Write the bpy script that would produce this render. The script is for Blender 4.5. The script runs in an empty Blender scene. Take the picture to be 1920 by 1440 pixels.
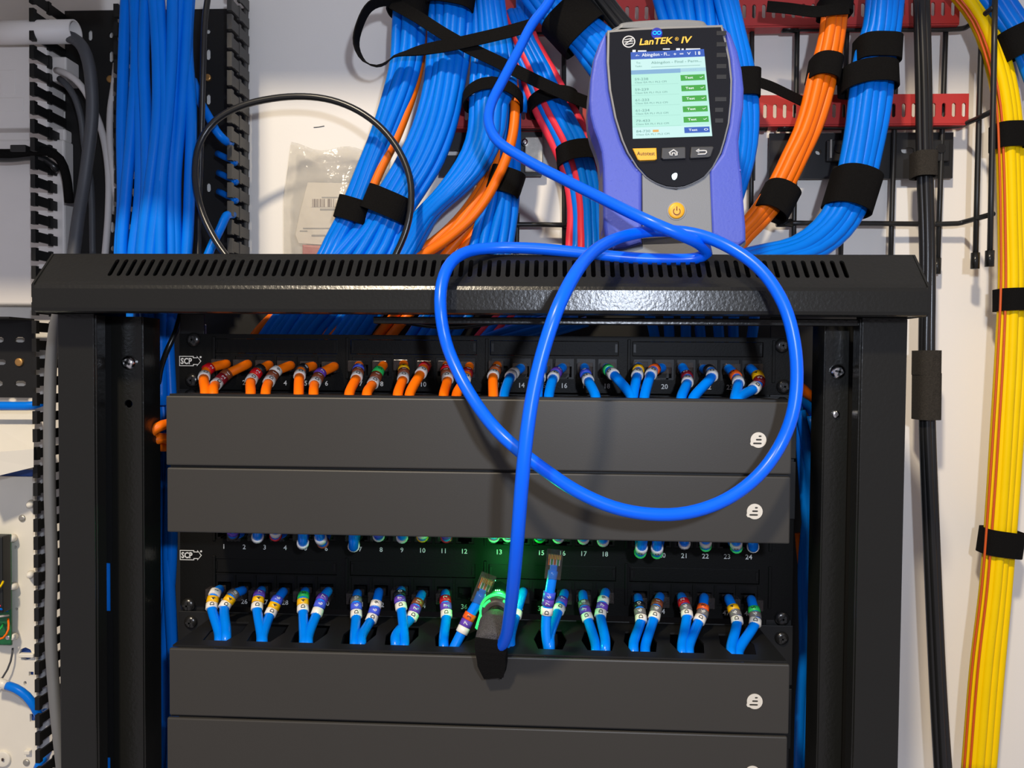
import bpy, bmesh, math, random
import numpy as np
from mathutils import Vector, Matrix
from mathutils.geometry import tessellate_polygon
random.seed(7)
S = bpy.context.scene
COL = S.collection
# ------------------------------------------------------------------ camera
F = 1442.0
CAM = Vector((0.0525, -0.5982, 0.0229))
YAW, PITCH, ROLL = 0.04836, -0.02688, 0.00826
fw = Vector((-math.sin(YAW) * math.cos(PITCH), math.cos(YAW) * math.cos(PITCH), math.sin(PITCH)))
rt0 = Vector((math.cos(YAW), math.sin(YAW), 0)); up0 = rt0.cross(fw)
rt = rt0 * math.cos(ROLL) + up0 * math.sin(ROLL); up = up0 * math.cos(ROLL) - rt0 * math.sin(ROLL)
cam = bpy.data.cameras.new('camera'); cam.sensor_width = 36; cam.lens = 36 * F / 1920
cam.clip_start = 0.01; cam.clip_end = 60
co = bpy.data.objects.new('camera', cam); COL.objects.link(co)
co.matrix_world = Matrix(((rt.x, up.x, -fw.x, CAM.x), (rt.y, up.y, -fw.y, CAM.y), (rt.z, up.z, -fw.z, CAM.z), (0, 0, 0, 1)))
S.camera = co
def at(px, py, Y):
    """world point on the depth plane Y that the survey of the photograph puts at this pixel"""
    d = rt * ((px - 960) / F) - up * ((py - 720) / F) + fw
    return CAM + d * ((Y - CAM.y) / d.y)
# ------------------------------------------------------------------ light
S.view_settings.view_transform = 'Standard'; S.view_settings.look = 'None'
S.view_settings.gamma = 1.0; S.view_settings.use_curve_mapping = False
S.view_settings.exposure = 0.0
w = bpy.data.worlds.new('room_air'); S.world = w; w.use_nodes = True
bg = w.node_tree.nodes['Background']; bg.inputs[0].default_value = (0.73, 0.68, 0.76, 1); bg.inputs[1].default_value = 0.42
def area(name, loc, tgt, size, power, color, shape='DISK'):
    l = bpy.data.lights.new(name, 'AREA'); l.shape = shape; l.size = size; l.energy = power; l.color = color
    o = bpy.data.objects.new(name, l); COL.objects.link(o); o.location = loc
    o.rotation_euler = (Vector(tgt) - Vector(loc)).to_track_quat('-Z', 'Y').to_euler()
area('ceiling_downlight', (-0.40, -1.35, 1.30), (0, 0, 0), 0.13, 34, (1.0, 0.85, 0.64))
area('work_lamp', (0.165, -0.74, 0.135), (0.1, 0.1, 0.1), 0.035, 3.0, (0.76, 0.84, 1.0))
# ------------------------------------------------------------------ materials
MAT = {}
def mat(name, col, rough=0.5, metal=0.0, spec=0.5, noise=0.0, nscale=60, bump=0.0, bscale=400, emit=None, es=1.0, coat=0.0, sheen=0.0, alpha=None, bdist=0.001):
    m = bpy.data.materials.new(name); m.use_nodes = True; nt = m.node_tree; b = nt.nodes['Principled BSDF']
    b.inputs['Base Color'].default_value = (*col, 1); b.inputs['Roughness'].default_value = rough
    b.inputs['Metallic'].default_value = metal; b.inputs['Specular IOR Level'].default_value = spec
    b.inputs['Coat Weight'].default_value = coat; b.inputs['Coat Roughness'].default_value = 0.08
    b.inputs['Sheen Weight'].default_value = sheen
    tc = nt.nodes.new('ShaderNodeTexCoord')
    if noise:
        n = nt.nodes.new('ShaderNodeTexNoise'); n.inputs['Scale'].default_value = nscale; n.inputs['Detail'].default_value = 4
        nt.links.new(tc.outputs['Object'], n.inputs['Vector'])
        mx = nt.nodes.new('ShaderNodeMix'); mx.data_type = 'RGBA'
        mx.inputs['A'].default_value = (*[c * (1 - noise) for c in col], 1)
        mx.inputs['B'].default_value = (*[min(1, c * (1 + noise)) for c in col], 1)
        nt.links.new(n.outputs['Fac'], mx.inputs['Factor']); nt.links.new(mx.outputs['Result'], b.inputs['Base Color'])
    if bump:
        n2 = nt.nodes.new('ShaderNodeTexNoise'); n2.inputs['Scale'].default_value = bscale; n2.inputs['Detail'].default_value = 2
        nt.links.new(tc.outputs['Object'], n2.inputs['Vector'])
        bp = nt.nodes.new('ShaderNodeBump'); bp.inputs['Strength'].default_value = bump; bp.inputs['Distance'].default_value = bdist
        nt.links.new(n2.outputs['Fac'], bp.inputs['Height']); nt.links.new(bp.outputs['Normal'], b.inputs['Normal'])
    if emit:
        b.inputs['Emission Color'].default_value = (*emit, 1); b.inputs['Emission Strength'].default_value = es
    MAT[name] = m; return m
def clear(name, tint, trans, rough=0.08, bump=0.0, bscale=60):
    m = bpy.data.materials.new(name); m.use_nodes = True; nt = m.node_tree; b = nt.nodes['Principled BSDF']
    b.inputs['Base Color'].default_value = (*tint, 1); b.inputs['Roughness'].default_value = rough
    t = nt.nodes.new('ShaderNodeBsdfTransparent'); t.inputs[0].default_value = (*[0.8 + 0.2 * c for c in tint], 1)
    mx = nt.nodes.new('ShaderNodeMixShader'); mx.inputs[0].default_value = trans
    nt.links.new(b.outputs[0], mx.inputs[1]); nt.links.new(t.outputs[0], mx.inputs[2])
    nt.links.new(mx.outputs[0], nt.nodes['Material Output'].inputs['Surface'])
    if bump:
        tc = nt.nodes.new('ShaderNodeTexCoord')
        n2 = nt.nodes.new('ShaderNodeTexNoise'); n2.inputs['Scale'].default_value = bscale; n2.inputs['Detail'].default_value = 3
        nt.links.new(tc.outputs['Object'], n2.inputs['Vector'])
        bp = nt.nodes.new('ShaderNodeBump'); bp.inputs['Strength'].default_value = bump; bp.inputs['Distance'].default_value = 0.004
        nt.links.new(n2.outputs['Fac'], bp.inputs['Height']); nt.links.new(bp.outputs['Normal'], b.inputs['Normal'])
    MAT[name] = m; return m
mat('wall', (0.80, 0.77, 0.72), 0.7, noise=0.03, nscale=8, bump=0.05, bscale=600)
mat('white_plastic', (0.74, 0.70, 0.66), 0.5, noise=0.03)
mat('cream_metal', (0.80, 0.76, 0.66), 0.5, noise=0.03)
mat('blue', (0.0, 0.175, 0.76), 0.34, spec=0.16, noise=0.10, nscale=35, bump=0.08, bscale=300)
mat('cord_blue', (0.0, 0.21, 0.88), 0.25, spec=0.35, noise=0.05)
mat('lead_blue', (0.0, 0.120, 0.90), 0.30, spec=0.35, noise=0.04)
mat('orange', (0.92, 0.165, 0.002), 0.42, spec=0.25, noise=0.08, nscale=30)
mat('red_cable', (0.80, 0.035, 0.065), 0.42, spec=0.25, noise=0.06)
mat('yellow', (0.90, 0.60, 0.0), 0.5, spec=0.12, noise=0.05)
mat('stripe_orange', (0.62, 0.085, 0.003), 0.45, noise=0.05)
mat('black_cable', (0.012, 0.012, 0.012), 0.28, noise=0.1)
mat('grey_cable', (0.16, 0.165, 0.17), 0.5, noise=0.06)
mat('dark_grey_cable', (0.06, 0.063, 0.07), 0.5, noise=0.06)
mat('light_cable', (0.55, 0.52, 0.50), 0.5, noise=0.05)
mat('velcro', (0.0065, 0.006, 0.0057), 0.95, spec=0.08, noise=0.3, nscale=900, bump=0.6, bscale=1800)
mat('velcro_worn', (0.035, 0.03, 0.024), 0.95, spec=0.15, noise=0.5, nscale=700, bump=0.8, bscale=1500)
mat('velcro_hook', (0.065, 0.06, 0.06), 0.8, noise=0.9, nscale=1100, bump=1.0, bscale=1300)
mat('rack_black', (0.0105, 0.0105, 0.0092), 0.25, spec=0.42, noise=0.08, nscale=20, bump=0.30, bscale=420, bdist=0.0005)
mat('rack_dark', (0.006, 0.006, 0.006), 0.5, noise=0.1)
mat('panel_black', (0.0044, 0.0043, 0.0040), 0.5, spec=0.12, noise=0.08, bump=0.1, bscale=900)
mat('jack_black', (0.003, 0.003, 0.003), 0.4, spec=0.2)
mat('duct_black', (0.008, 0.008, 0.0078), 0.5, spec=0.35, noise=0.1)
mat('cover', (0.036, 0.0335, 0.029), 0.46, spec=0.4, noise=0.04, nscale=15, bump=0.08, bscale=1500, bdist=0.0003)
mat('duct_black_lit', (0.050, 0.048, 0.043), 0.5, noise=0.08)  # lit tone of the black duct, painted on its outer wall
mat('wire_black', (0.012, 0.012, 0.011), 0.4, noise=0.05)
mat('red_steel', (0.46, 0.030, 0.027), 0.45, noise=0.10, nscale=25)
mat('bracket', (0.013, 0.013, 0.013), 0.45, noise=0.1)
mat('zinc', (0.45, 0.43, 0.38), 0.4, metal=0.7, noise=0.25, nscale=300)
mat('chrome', (0.75, 0.74, 0.72), 0.18, metal=1.0)
mat('brass', (0.55, 0.30, 0.10), 0.4, metal=0.8)
mat('screw_black', (0.06, 0.058, 0.055), 0.25, metal=0.8)
mat('print_white', (0.62, 0.62, 0.60), 0.6)
mat('print_dark', (0.012, 0.012, 0.012), 0.6)
mat('emblem', (0.62, 0.58, 0.50), 0.5)
SL = {'W': (0.80, 0.76, 0.68), 'Y': (0.86, 0.45, 0.0), 'P': (0.13, 0.05, 0.42), 'B': (0.06, 0.10, 0.66), 'G': (0.02, 0.50, 0.10),
      'R': (0.62, 0.006, 0.012), 'N': (0.22, 0.055, 0.02), 'K': (0.012, 0.011, 0.012), 'E': (0.14, 0.13, 0.125), 'O': (0.85, 0.11, 0.008), 'D': (0.24, 0.008, 0.014)}
SLN = {'W': 'white', 'Y': 'yellow', 'P': 'purple', 'B': 'blue', 'G': 'green', 'R': 'red', 'N': 'brown', 'K': 'black', 'E': 'grey', 'O': 'orange', 'D': 'dark red'}
for k, c in SL.items(): mat('sleeve_' + k, c, 0.35)
mat('tester_blue', (0.068, 0.098, 0.50), 0.5, noise=0.05, nscale=200, bump=0.12, bscale=500)
mat('tester_grey', (0.20, 0.205, 0.21), 0.5, noise=0.04, bump=0.1, bscale=1200)
mat('tester_rim', (0.25, 0.245, 0.235), 0.4)
mat('tester_glass', (0.006, 0.007, 0.010), 0.06, coat=0.5)
mat('reflection_grey', (0.016, 0.0165, 0.018), 0.4)
mat('button_grey', (0.035, 0.034, 0.034), 0.45)
mat('button_yellow', (0.88, 0.42, 0.015), 0.45)
mat('logo_yellow', (0.85, 0.50, 0.05), 0.5)
mat('led_blue', (0.0, 0.02, 0.1), 0.5, emit=(0.0, 0.28, 1.0), es=2.2)
mat('led_halo', (0.0, 0.0, 0.05), 0.5, emit=(0.0, 0.02, 0.55), es=0.7)
mat('glow_white', (0.1, 0.1, 0.1), 0.5, emit=(0.75, 0.95, 1.0), es=2.0)  # probe pin lights, and the painted lamp glint on the tester
mat('screen_mint', (0, 0, 0), 0.5, emit=(0.50, 0.90, 0.78), es=0.95)
mat('screen_pale', (0, 0, 0), 0.5, emit=(0.62, 0.93, 0.90), es=0.95)
mat('screen_blue', (0, 0, 0), 0.5, emit=(0.005, 0.09, 0.52), es=0.95)
mat('screen_bar', (0, 0, 0), 0.5, emit=(0.22, 0.45, 0.70), es=0.95)
mat('screen_bar_light', (0, 0, 0), 0.5, emit=(0.40, 0.68, 0.80), es=0.95)
mat('screen_green', (0, 0, 0), 0.5, emit=(0.03, 0.40, 0.03), es=0.95)
mat('screen_white', (0, 0, 0), 0.5, emit=(0.95, 0.98, 1.0), es=1.0)
mat('screen_text', (0, 0, 0), 0.5, emit=(0.20, 0.42, 0.38), es=0.95)
mat('screen_line', (0, 0, 0), 0.5, emit=(0.36, 0.66, 0.56), es=0.95)
mat('screen_orange', (0, 0, 0), 0.5, emit=(0.85, 0.45, 0.08), es=0.95)
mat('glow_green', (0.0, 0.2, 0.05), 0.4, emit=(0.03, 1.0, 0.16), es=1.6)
mat('probe_dark', (0.045, 0.042, 0.038), 0.5, noise=0.05)
mat('pcb', (0.01, 0.13, 0.045), 0.4, noise=0.35, nscale=250)
mat('terminal_block', (0.01, 0.012, 0.012), 0.5)
mat('hole_dark', (0.05, 0.03, 0.025), 0.8)
mat('hole_blue', (0.02, 0.07, 0.30), 0.6)
mat('paper', (0.74, 0.67, 0.56), 0.7, noise=0.05, nscale=120)
mat('red_packet', (0.45, 0.03, 0.03), 0.4, noise=0.1)
mat('gold', (0.75, 0.45, 0.12), 0.3, metal=0.9)
mat('solder_white', (0.75, 0.75, 0.72), 0.3)
clear('plug_clear', (0.16, 0.13, 0.12), 0.80, 0.12)
clear('bag_clear', (0.66, 0.63, 0.56), 0.70, 0.16, bump=1.0, bscale=45)
def barcode_material():
    m = bpy.data.materials.new('barcode_print'); m.use_nodes = True; nt = m.node_tree; b = nt.nodes['Principled BSDF']
    tc = nt.nodes.new('ShaderNodeTexCoord'); sp = nt.nodes.new('ShaderNodeSeparateXYZ'); nt.links.new(tc.outputs['Object'], sp.inputs[0])
    mu = nt.nodes.new('ShaderNodeMath'); mu.operation = 'MULTIPLY'; mu.inputs[1].default_value = 1500; nt.links.new(sp.outputs[0], mu.inputs[0])
    fl = nt.nodes.new('ShaderNodeMath'); fl.operation = 'FLOOR'; nt.links.new(mu.outputs[0], fl.inputs[0])
    wn = nt.nodes.new('ShaderNodeTexWhiteNoise'); wn.noise_dimensions = '1D'; nt.links.new(fl.outputs[0], wn.inputs['W'])
    gt = nt.nodes.new('ShaderNodeMath'); gt.operation = 'GREATER_THAN'; gt.inputs[1].default_value = 0.5; nt.links.new(wn.outputs[0], gt.inputs[0])
    mx = nt.nodes.new('ShaderNodeMix'); mx.data_type = 'RGBA'; mx.inputs['A'].default_value = (0.12, 0.07, 0.06, 1); mx.inputs['B'].default_value = (0.74, 0.67, 0.56, 1)
    nt.links.new(gt.outputs[0], mx.inputs['Factor']); nt.links.new(mx.outputs['Result'], b.inputs['Base Color']); b.inputs['Roughness'].default_value = 0.7
    MAT['barcode_print'] = m
barcode_material()
# ------------------------------------------------------------------ helpers
def mesh_from(name, v, f, smooth=False):
    me = bpy.data.meshes.new(name); me.from_pydata([tuple(p) for p in v], [], f); me.update()
    if smooth: me.polygons.foreach_set('use_smooth', [True] * len(me.polygons))
    return me
def link(name, me, m, parent=None):
    """a mesh in world coordinates becomes an object whose origin is its own middle"""
    n = len(me.vertices); a = np.empty(n * 3); me.vertices.foreach_get('co', a); a = a.reshape(-1, 3)
    c = (a.min(0) + a.max(0)) / 2
    me.vertices.foreach_set('co', (a - c).ravel()); me.update()
    o = bpy.data.objects.new(name, me); COL.objects.link(o)
    if m: me.materials.append(MAT[m])
    if parent is not None:
        o.parent = parent; o.location = Vector(c) - origin(parent)
    else: o.location = c
    return o
def origin(o):
    p = Vector(o.location); q = o.parent
    while q: p = p + Vector(q.location); q = q.parent
    return p
def tag(o, label, cat, group=None):
    o['label'] = label; o['category'] = cat
    if group: o['group'] = group
    return o
def thing(name, label, cat, loc, group=None):
    o = bpy.data.objects.new(name, None); o.empty_display_size = 0.01; COL.objects.link(o); o.location = loc
    return tag(o, label, cat, group)
def dup(name, src, parent, loc):
    """a like piece sharing mesh data with src, at a world place"""
    o = bpy.data.objects.new(name, src.data); COL.objects.link(o); o.parent = parent; o.location = Vector(loc) - origin(parent); return o
def struct(o): o['kind'] = 'structure'; return o
def spline(P, step=0.006):
    P = [np.array(p, float) for p in P]
    if len(P) == 2: P = [P[0], (P[0] + P[1]) / 2, P[1]]
    Q = [2 * P[0] - P[1]] + P + [2 * P[-1] - P[-2]]; out = []
    for i in range(1, len(Q) - 2):
        p0, p1, p2, p3 = Q[i - 1:i + 3]
        t0 = 0; t1 = t0 + max(np.linalg.norm(p1 - p0), 1e-6) ** .5; t2 = t1 + max(np.linalg.norm(p2 - p1), 1e-6) ** .5; t3 = t2 + max(np.linalg.norm(p3 - p2), 1e-6) ** .5
        n = max(2, int(np.linalg.norm(p2 - p1) / step))
        for k in range(n):
            t = t1 + (t2 - t1) * k / n
            A1 = (t1 - t) / (t1 - t0) * p0 + (t - t0) / (t1 - t0) * p1; A2 = (t2 - t) / (t2 - t1) * p1 + (t - t1) / (t2 - t1) * p2; A3 = (t3 - t) / (t3 - t2) * p2 + (t - t2) / (t3 - t2) * p3
            B1 = (t2 - t) / (t2 - t0) * A1 + (t - t0) / (t2 - t0) * A2; B2 = (t3 - t) / (t3 - t1) * A2 + (t - t1) / (t3 - t1) * A3
            out.append((t2 - t) / (t2 - t1) * B1 + (t - t1) / (t2 - t1) * B2)
    out.append(P[-1]); return out
def frames(P):
    P = np.array(P); T = np.gradient(P, axis=0); T /= np.linalg.norm(T, axis=1)[:, None] + 1e-12
    n = np.cross(T[0], (0.3, 1, 0.2)); n /= np.linalg.norm(n); N = []
    for t in T:
        n = n - t * np.dot(n, t); n /= np.linalg.norm(n); N.append(n)
    return P, T, np.array(N), np.cross(T, np.array(N))
def tube_mesh(P, r, seg=10, caps=True):
    P, T, N, B = frames(P); v = []; f = []; n = len(P)
    rr = r if hasattr(r, '__len__') else [r] * n
    for i in range(n):
        for k in range(seg):
            a = 2 * math.pi * k / seg; v.append(P[i] + rr[i] * (math.cos(a) * N[i] + math.sin(a) * B[i]))
    for i in range(n - 1):
        for k in range(seg):
            k2 = (k + 1) % seg; f.append((i * seg + k, i * seg + k2, (i + 1) * seg + k2, (i + 1) * seg + k))
    if caps: f.append(tuple(range(seg - 1, -1, -1))); f.append(tuple((n - 1) * seg + k for k in range(seg)))
    return mesh_from('tube', v, f, True)
def tube(name, pts, r, m, parent=None, seg=10, step=0.006):
    return link(name, tube_mesh(spline(pts, step), r, seg), m, parent)
def pxs(pts): return [at(*p) for p in pts]
def box_mesh(x0, x1, y0, y1, z0, z1, bev=0.0, segs=2):
    bm = bmesh.new(); bmesh.ops.create_cube(bm, size=1)
    for vv in bm.verts: vv.co = Vector(((x0 + x1) / 2 + vv.co.x * (x1 - x0), (y0 + y1) / 2 + vv.co.y * (y1 - y0), (z0 + z1) / 2 + vv.co.z * (z1 - z0)))
    if bev: bmesh.ops.bevel(bm, geom=bm.edges[:], offset=bev, segments=segs, affect='EDGES', profile=0.5)
    me = bpy.data.meshes.new('box'); bm.to_mesh(me); bm.free(); return me
def box(name, x0, x1, y0, y1, z0, z1, m, parent=None, bev=0.0008): return link(name, box_mesh(x0, x1, y0, y1, z0, z1, bev), m, parent)
def pbox(name, a, b, c, d, Yf, Yb, m, parent=None, bev=0.0008):
    p, q = at(a, b, Yf), at(c, d, Yf); return box(name, p.x, q.x, Yf, Yb, q.z, p.z, m, parent, bev)
def prism_mesh(outline, thick, holes=(), M=None):
    """a flat plate with holes: outline and holes are 2-D loops; M maps (u, v, w) to the world"""
    loops = [list(outline)] + [list(h) for h in holes]
    tris = tessellate_polygon([[Vector((p[0], p[1], 0)) for p in l] for l in loops])
    flat = [p for l in loops for p in l]; n = len(flat)
    v = [M(p[0], p[1], 0) for p in flat] + [M(p[0], p[1], thick) for p in flat]
    f = [tuple(t) for t in tris] + [(t[2] + n, t[1] + n, t[0] + n) for t in tris]; b = 0
    for l in loops:
        k = len(l)
        for i in range(k): j = (i + 1) % k; f.append((b + i, b + j, b + j + n, b + i + n))
        b += k
    me = mesh_from('plate', v, f)
    bm = bmesh.new(); bm.from_mesh(me); bmesh.ops.recalc_face_normals(bm, faces=bm.faces); bm.to_mesh(me); bm.free(); return me
XZ = lambda Y: (lambda u, v, w: Vector((u, Y + w, v)))
def slot(cx, cy, w_, h_, n=4):
    """rounded slot loop"""
    pts = []; r = min(w_, h_) / 2
    if w_ >= h_: cs = [(cx + w_ / 2 - r, cy, -90), (cx - w_ / 2 + r, cy, 90)]
    else: cs = [(cx, cy + h_ / 2 - r, 0), (cx, cy - h_ / 2 + r, 180)]
    for (x, y, a0) in cs:
        for k in range(n + 1): a = math.radians(a0 + 180 * k / n); pts.append((x + r * math.cos(a), y + r * math.sin(a)))
    return pts
def rect(a, b, c, d): return [(a, b), (c, b), (c, d), (a, d)]
def solid_mesh(pts, Yf, Yb, bev=0.002, steps=3):
    """outline in pixels at depth Yf -> solid with a rounded front edge, flat back at Yb"""
    P = [(at(x, y, Yf).x, at(x, y, Yf).z) for x, y in pts]; n = len(P)
    ar = sum(P[i][0] * P[(i + 1) % n][1] - P[(i + 1) % n][0] * P[i][1] for i in range(n)); sg = 1 if ar > 0 else -1
    nor = []
    for i in range(n):
        a = Vector(P[i - 1]); b = Vector(P[i]); c = Vector(P[(i + 1) % n]); e1 = (b - a).normalized(); e2 = (c - b).normalized()
        m1 = Vector((-e1.y, e1.x)) * sg; m2 = Vector((-e2.y, e2.x)) * sg; s = m1 + m2
        s = s / max(0.35, s.length_squared / 2) if s.length > 1e-6 else m1
        nor.append(s)
    v = []; f = []
    rings = [(0, Yb)] + [(bev * (1 - math.cos(math.pi / 2 * k / steps)), Yf + bev * (1 - math.sin(math.pi / 2 * k / steps))) for k in range(steps + 1)]
    for ins, Y in rings:
        for i in range(n): v.append((P[i][0] + nor[i].x * ins, Y, P[i][1] + nor[i].y * ins))
    R_ = len(rings)
    for r in range(R_ - 1):
        for i in range(n): j = (i + 1) % n; f.append((r * n + i, r * n + j, (r + 1) * n + j, (r + 1) * n + i))
    for base in (0, (R_ - 1) * n):
        f += [tuple(base + q for q in t) for t in tessellate_polygon([[Vector((*P[i], 0)) for i in range(n)]])]
    me = mesh_from('solid', v, f)
    bm = bmesh.new(); bm.from_mesh(me); bmesh.ops.recalc_face_normals(bm, faces=bm.faces); bm.to_mesh(me); bm.free(); return me
def solid(name, pts, Yf, Yb, m, parent=None, bev=0.002): return link(name, solid_mesh(pts, Yf, Yb, bev), m, parent)
def smooth2(pts, closed=True, n=5):
    P = [np.array((p[0], p[1], 0.)) for p in pts]
    if closed: P = P + P[:3]; s = spline(P, 1e9) if False else None
    out = []; k = len(pts)
    for i in range(k):
        p0, p1, p2, p3 = [np.array(pts[(i + j - 1) % k], float) for j in range(4)]
        for q in range(n):
            t = q / n; out.append(tuple(0.5 * (2 * p1 + (p2 - p0) * t + (2 * p0 - 5 * p1 + 4 * p2 - p3) * t * t + (3 * p1 - p0 - 3 * p2 + p3) * t ** 3)))
    return out
def disc(name, px, py, Y, r, h, m, parent, seg=20, dome=0.0):
    c = at(px, py, Y); return cyl(name, c, r, h, m, parent, seg, dome)
def cyl(name, c, r, h, m, parent, seg=20, dome=0.0):
    """short cylinder facing the viewer (axis along depth), optional domed face"""
    v = []; f = []; prof = [(r, h), (r, 0)] + ([(r * .85, -dome * .5), (r * .5, -dome * .9)] if dome else [(r * .96, -r * .03)])
    for (q, y) in prof:
        for k in range(seg): a = 2 * math.pi * k / seg; v.append((c.x + q * math.cos(a), c.y + y, c.z + q * math.sin(a)))
    for i in range(len(prof) - 1):
        for k in range(seg): k2 = (k + 1) % seg; f.append((i * seg + k, i * seg + k2, (i + 1) * seg + k2, (i + 1) * seg + k))
    f.append(tuple((len(prof) - 1) * seg + k for k in range(seg))); f.append(tuple(range(seg - 1, -1, -1)))
    me = mesh_from('disc', v, f, False)
    for i in range(seg, len(f) - 2): me.polygons[i].use_smooth = dome > 0
    return link(name, me, m, parent)
def cross_screw(name, px, py, Y, r, m, parent, dome=0.002):
    o = disc(name, px, py, Y, r, 0.003, m, parent, 22, dome); c = origin(o); c = at(px, py, Y)
    a = random.uniform(0, 1.5)
    for k in range(2):
        L = r * 0.55; W = r * 0.13; v = []
        me = box_mesh(-L, L, -0.0004, 0.0004, -W, W); me.transform(Matrix.Translation((c.x, c.y - dome - 0.0001, c.z)) @ Matrix.Rotation(a + k * math.pi / 2, 4, 'Y'))
        link('cross_recess', me, 'print_dark', o)
    return o
# ---- printed text as thin mesh
_font = {}
def text_mesh(s, bold=0.0):
    key = s; s = (s, bold)
    if s not in _font:
        cu = bpy.data.curves.new('t', 'FONT'); cu.body = key; cu.offset = bold; cu.size = 1; cu.align_x = 'CENTER'; cu.align_y = 'CENTER'; cu.resolution_u = 2
        o = bpy.data.objects.new('t', cu); me = bpy.data.meshes.new_from_object(o); bpy.data.objects.remove(o); bpy.data.curves.remove(cu)
        n = len(me.vertices); a = np.empty(n * 3); me.vertices.foreach_get('co', a); a = a.reshape(-1, 3)
        lo, hi = a.min(0), a.max(0); a -= (lo + hi) / 2; h = 0.7
        a[:, 2] = 0; _font[s] = (a / h, [tuple(p.vertices) for p in me.polygons], (hi - lo) / h); bpy.data.meshes.remove(me)
    return _font[s]
def text(name, s, c, X, Yv, h, m, parent=None, width=None, bold=0.0, shear=0.0):
    """text centred at c with unit axes X (reading direction) and Yv (glyph up), cap height h"""
    a, f, ext = text_mesh(s, bold); X = Vector(X); Yv = Vector(Yv); k = h if width is None else width / ext[0]
    v = [c + X * ((p[0] + shear * p[1]) * k) + Yv * (p[1] * h) for p in a]
    return link(name, mesh_from('text', v, f), m, parent)
ex, ez = Vector((1, 0, 0)), Vector((0, 0, 1))
# ================================================================== ROOM SHELL
WY = 0.14
struct(box('wall_back', -1.6, 1.6, WY, WY + 0.08, -1.6, 1.6, 'wall', None, 0))
struct(box('shade_slab', -1.6, 1.6, -0.21, WY, 0.52, 0.62, 'wall', None, 0.002))  # unseen slab added to keep the downlight off the upper wall
struct(box('shade_beam', -1.6, -0.262, -0.137, -0.055, 0.300, 0.53, 'wall', None, 0.002))  # unseen beam added to shade the wall at upper left
# ================================================================== RACK
def rx(px, Y, py=800): return at(px, py, Y).x
rack = thing('wall_rack', 'black steel wall mount rack with slotted sloping hood and open front posts', 'rack', (0, 0, -0.42))
HX0, HX1 = at(60, 560, -.085).x, at(1743, 570, -.085).x
ZB, ZF, ZT = 0.0555, 0.0752, 0.0985
def hood():
    # bent sheet: bottom lip, front face, rounded bend; the sloping top is a slotted plate of its own
    prof = [(-0.058, ZB + .001), (-0.083, ZB), (-0.0848, ZB + 0.0008), (-0.0855, ZB + 0.003), (-0.0855, ZF - 0.0035), (-0.0847, ZF - 0.001), (-0.0828, ZF + 0.0014)]
    t = 0.0015; v = []; f = []; n = len(prof)
    for x in (HX0 + .0015, HX1 - .0015):
        for y, z in prof: v.append((x, y, z))
        for y, z in prof: v.append((x, y + t, z + t * .3))
    for i in range(n - 1): f += [(i, i + 1, 2 * n + i + 1, 2 * n + i), (n + i, 3 * n + i, 3 * n + i + 1, n + i + 1)]
    for b in (0, 2 * n):
        for i in range(n - 1): f.append((b + i, b + n + i, b + n + i + 1, b + i + 1))
    f += [(0, 2 * n, 3 * n, n), (n - 1, 2 * n - 1, 4 * n - 1, 3 * n - 1)]
    me = mesh_from('hood', v, f, False)
    bm = bmesh.new(); bm.from_mesh(me); bmesh.ops.recalc_face_normals(bm, faces=bm.faces); bm.to_mesh(me); bm.free()
    link('hood_front', me, 'rack_black', rack)
    p0 = Vector((0, -0.0828, ZF + 0.0014)); p1 = Vector((0, -0.0630, ZT)); d = (p1 - p0); L = d.length; d.normalize(); nn = Vector((0, d.z, -d.y))
    M = lambda u, v_, w_: Vector((u, 0, 0)) + p0 + d * v_ + nn * w_
    s0, s1 = at(213, 503, -.073).x, at(1583, 513, -.073).x; holes = []
    for i in range(79): holes.append(slot(s0 + (s1 - s0) * i / 78, L * 0.50, 0.0031, L * 0.60, 3))
    link('vent_slope', prism_mesh(rect(HX0, 0, HX1, L), 0.0015, holes, M), 'rack_black', rack)
    for x in (HX0, HX1 - 0.0015):  # end cheeks
        link('hood_end', prism_mesh([(-0.085, ZB + 0.002), (-0.083, ZB), (0.03, ZB), (0.03, ZT), (-0.0635, ZT), (-0.085, ZF)], 0.0015, (), lambda u, v_, w_, x=x: Vector((x + w_, u, v_))), 'rack_black', rack)
    box('roof_plate', HX0, HX1, -0.0635, 0.032, ZT - 0.0015, ZT, 'rack_black', rack, 0)
    box('roof_flange', HX0, HX1, 0.0305, 0.032, 0.063, ZT - 0.001, 'rack_dark', rack, 0)
    pbox('cage_nut', 362, 607, 382, 632, 0.006, 0.012, 'zinc', rack, 0.001)
    box('lip_bar', at(700, 600, -.055).x, at(1650, 600, -.055).x, -0.056, -0.048, 0.0505, 0.0553, 'rack_black', rack)
hood()
ZL = -0.46
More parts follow.
